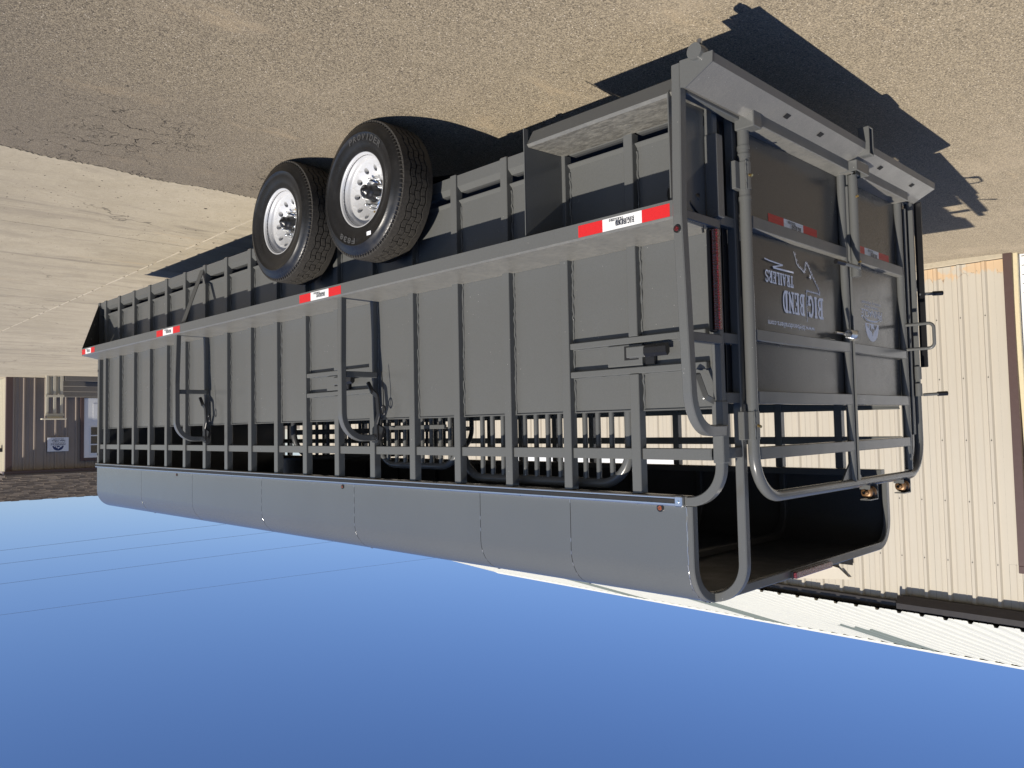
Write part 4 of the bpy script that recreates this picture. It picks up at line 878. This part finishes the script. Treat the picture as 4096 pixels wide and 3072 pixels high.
# gate lettering
R_, U_, N_ = V((1, 0, 0)), V((0, 0, 1)), V((0, -1, 0)); yl = GY + 0.0152
bigH = 0.105
g = western(G(), 'BIG', (-0.955, yl, 1.203), R_, U_, N_, 0.172, bigH); western(g, 'BEND', (-0.752, yl, 1.203), R_, U_, N_, 0.230, bigH); western(g, 'TRAILERS', (-0.645, yl, 1.128), R_, U_, N_, 0.282, 0.056)
fit(g, text2d('www.bigbendtrailers.com', 0.018), (-0.852, yl, 1.345), R_, U_, 0.470, 0.033); gadd('lettering', g, WHITEV)
mp = lambda a, b, o: V((a, yl - o, b)); off = [0.0]; g = G()
def pts_(L): return L
tex = [(-0.772, 1.332), (-0.776, 1.298), (-0.772, 1.262), (-0.776, 1.225), (-0.775, 1.192), (-0.776, 1.180), (-0.815, 1.183), (-0.86, 1.183), (-0.905, 1.185), (-0.922, 1.188), (-0.912, 1.166), (-0.88, 1.136), (-0.845, 1.105), (-0.820, 1.078), (-0.795, 1.052), (-0.778, 1.044), (-0.772, 1.050), (-0.770, 1.068), (-0.762, 1.092), (-0.752, 1.096), (-0.735, 1.086), (-0.700, 1.075), (-0.682, 1.062), (-0.668, 1.032), (-0.655, 1.010)]
stroke(g, tex, 0.0045, mp, off); rnd = random.Random(2)
for a, b in zip(tex, tex[1:]):
    A, B = V(a), V(b); L = (B - A).length
    for t in ([0.5] if L < 0.035 else [0.3, 0.75]):
        c_ = A.lerp(B, t); an = rnd.uniform(0.6, 1.2) + math.atan2(B.y - A.y, B.x - A.x)
        for s_ in (0, PI / 2): d_ = V((math.cos(an + s_), math.sin(an + s_))) * 0.008; stroke(g, [tuple(c_ - d_), tuple(c_ + d_)], 0.0018, mp, off)
st = [(-0.812 + (0.016 if k % 2 == 0 else 0.0062) * math.sin(2 * PI * k / 10), 1.112 + (0.016 if k % 2 == 0 else 0.0062) * math.cos(2 * PI * k / 10)) for k in range(10)]
g.add([mp(a, b, off[0]) for a, b in st], [list(range(10))]); off[0] += 0.0001
stroke(g, [(-0.635, 1.112), (-0.48, 1.113), (-0.44, 1.112)], 0.0085, mp, off); stroke(g, [(-0.435, 1.109), (-0.525, 1.092)], 0.006, mp, off); stroke(g, [(-0.53, 1.090), (-0.40, 1.085), (-0.36, 1.081)], 0.006, mp, off)
gadd('emblem', g, WHITEV)
g = fit(G(), text2d('PINNACLE', 0.006), (-1.715, yl, 1.207), R_, U_, 0.285, 0.042); fit(g, text2d('TRAILER SALES', 0.006), (-1.675, yl, 1.186), R_, U_, 0.20, 0.013); fit(g, text2d('EATON, CO - 970-219-0699', 0.006), (-1.705, yl, 1.160), R_, U_, 0.265, 0.015)
ga, gb = G(), G(); emblem(ga, gb, (-1.665, yl, 1.282), R_, U_, N_, 0.19, 0.098); gadd('emblem', ga, WHITEV); gadd('emblem', gb, GP); off = [0.0]; stroke(g, arcp(-1.572, 1.235, 0.16, 0.035, 25, 155, 10), 0.004, mp, off); gadd('lettering', g, WHITEV)
def rtape(x0, x1, z0=0.865, z1=0.918):
    L = x1 - x0; y = GY + 0.0154
    gadd('reflective_tape', G().box(x0 + 0.30 * L, x1 - 0.30 * L, y - 0.0006, y, z0, z1, 0), TWHITE); gadd('tape_band', G().box(x0, x0 + 0.2995 * L, y - 0.0006, y, z0, z1, 0), TRED); gadd('tape_band', G().box(x1 - 0.2995 * L, x1, y - 0.0006, y, z0, z1, 0), TRED)
    m = (x0 + x1) / 2; g = western(G(), 'BIG BEND', (m - 0.075, y - 0.001, z0 + 0.020), R_, U_, N_, 0.105, 0.022); western(g, 'TRAILERS', (m - 0.02, y - 0.001, z0 + 0.006), R_, U_, N_, 0.085, 0.011); gadd('lettering', g, INK)
rtape(-0.917, -0.418); rtape(-1.86, -1.36)
# inner divider gates folded along the near wall
def divider(x, y0, y1, zt, r, bars, hz=None):
    d = tadd('divider_gate', G().rd(fillet([(x, y0, 0.60), (x, y0, zt), (x, y1, zt), (x, y1, 0.60)], 0.17, 8), r, 14)); 
    tadd('gate_rail', G().rd([(x, y0, 0.62), (x, y1, 0.62)], r * 0.9, 10), par=d)
    bm_ = G().rd([(0, 0, 0.62), (0, 0, zt - 0.01)], 0.0135, 10).mesh('gate_bar')
    for y in bars: tadd('gate_bar', bm_, loc=(x, y, 0), par=d)
    if hz: tadd('gate_rail', G().box(x + 0.015, x + 0.04, y0 + 0.10, y1 - 0.05, hz, hz + 0.026, 0.003), par=d)
    return d
divider(-0.105, 0.135, 1.32, 2.085, 0.024, [0.24 + 0.0825 * k for k in range(12)])
divider(-0.16, 1.40, 2.20, 2.035, 0.021, [1.49 + 0.0875 * k for k in range(8)], 1.785)
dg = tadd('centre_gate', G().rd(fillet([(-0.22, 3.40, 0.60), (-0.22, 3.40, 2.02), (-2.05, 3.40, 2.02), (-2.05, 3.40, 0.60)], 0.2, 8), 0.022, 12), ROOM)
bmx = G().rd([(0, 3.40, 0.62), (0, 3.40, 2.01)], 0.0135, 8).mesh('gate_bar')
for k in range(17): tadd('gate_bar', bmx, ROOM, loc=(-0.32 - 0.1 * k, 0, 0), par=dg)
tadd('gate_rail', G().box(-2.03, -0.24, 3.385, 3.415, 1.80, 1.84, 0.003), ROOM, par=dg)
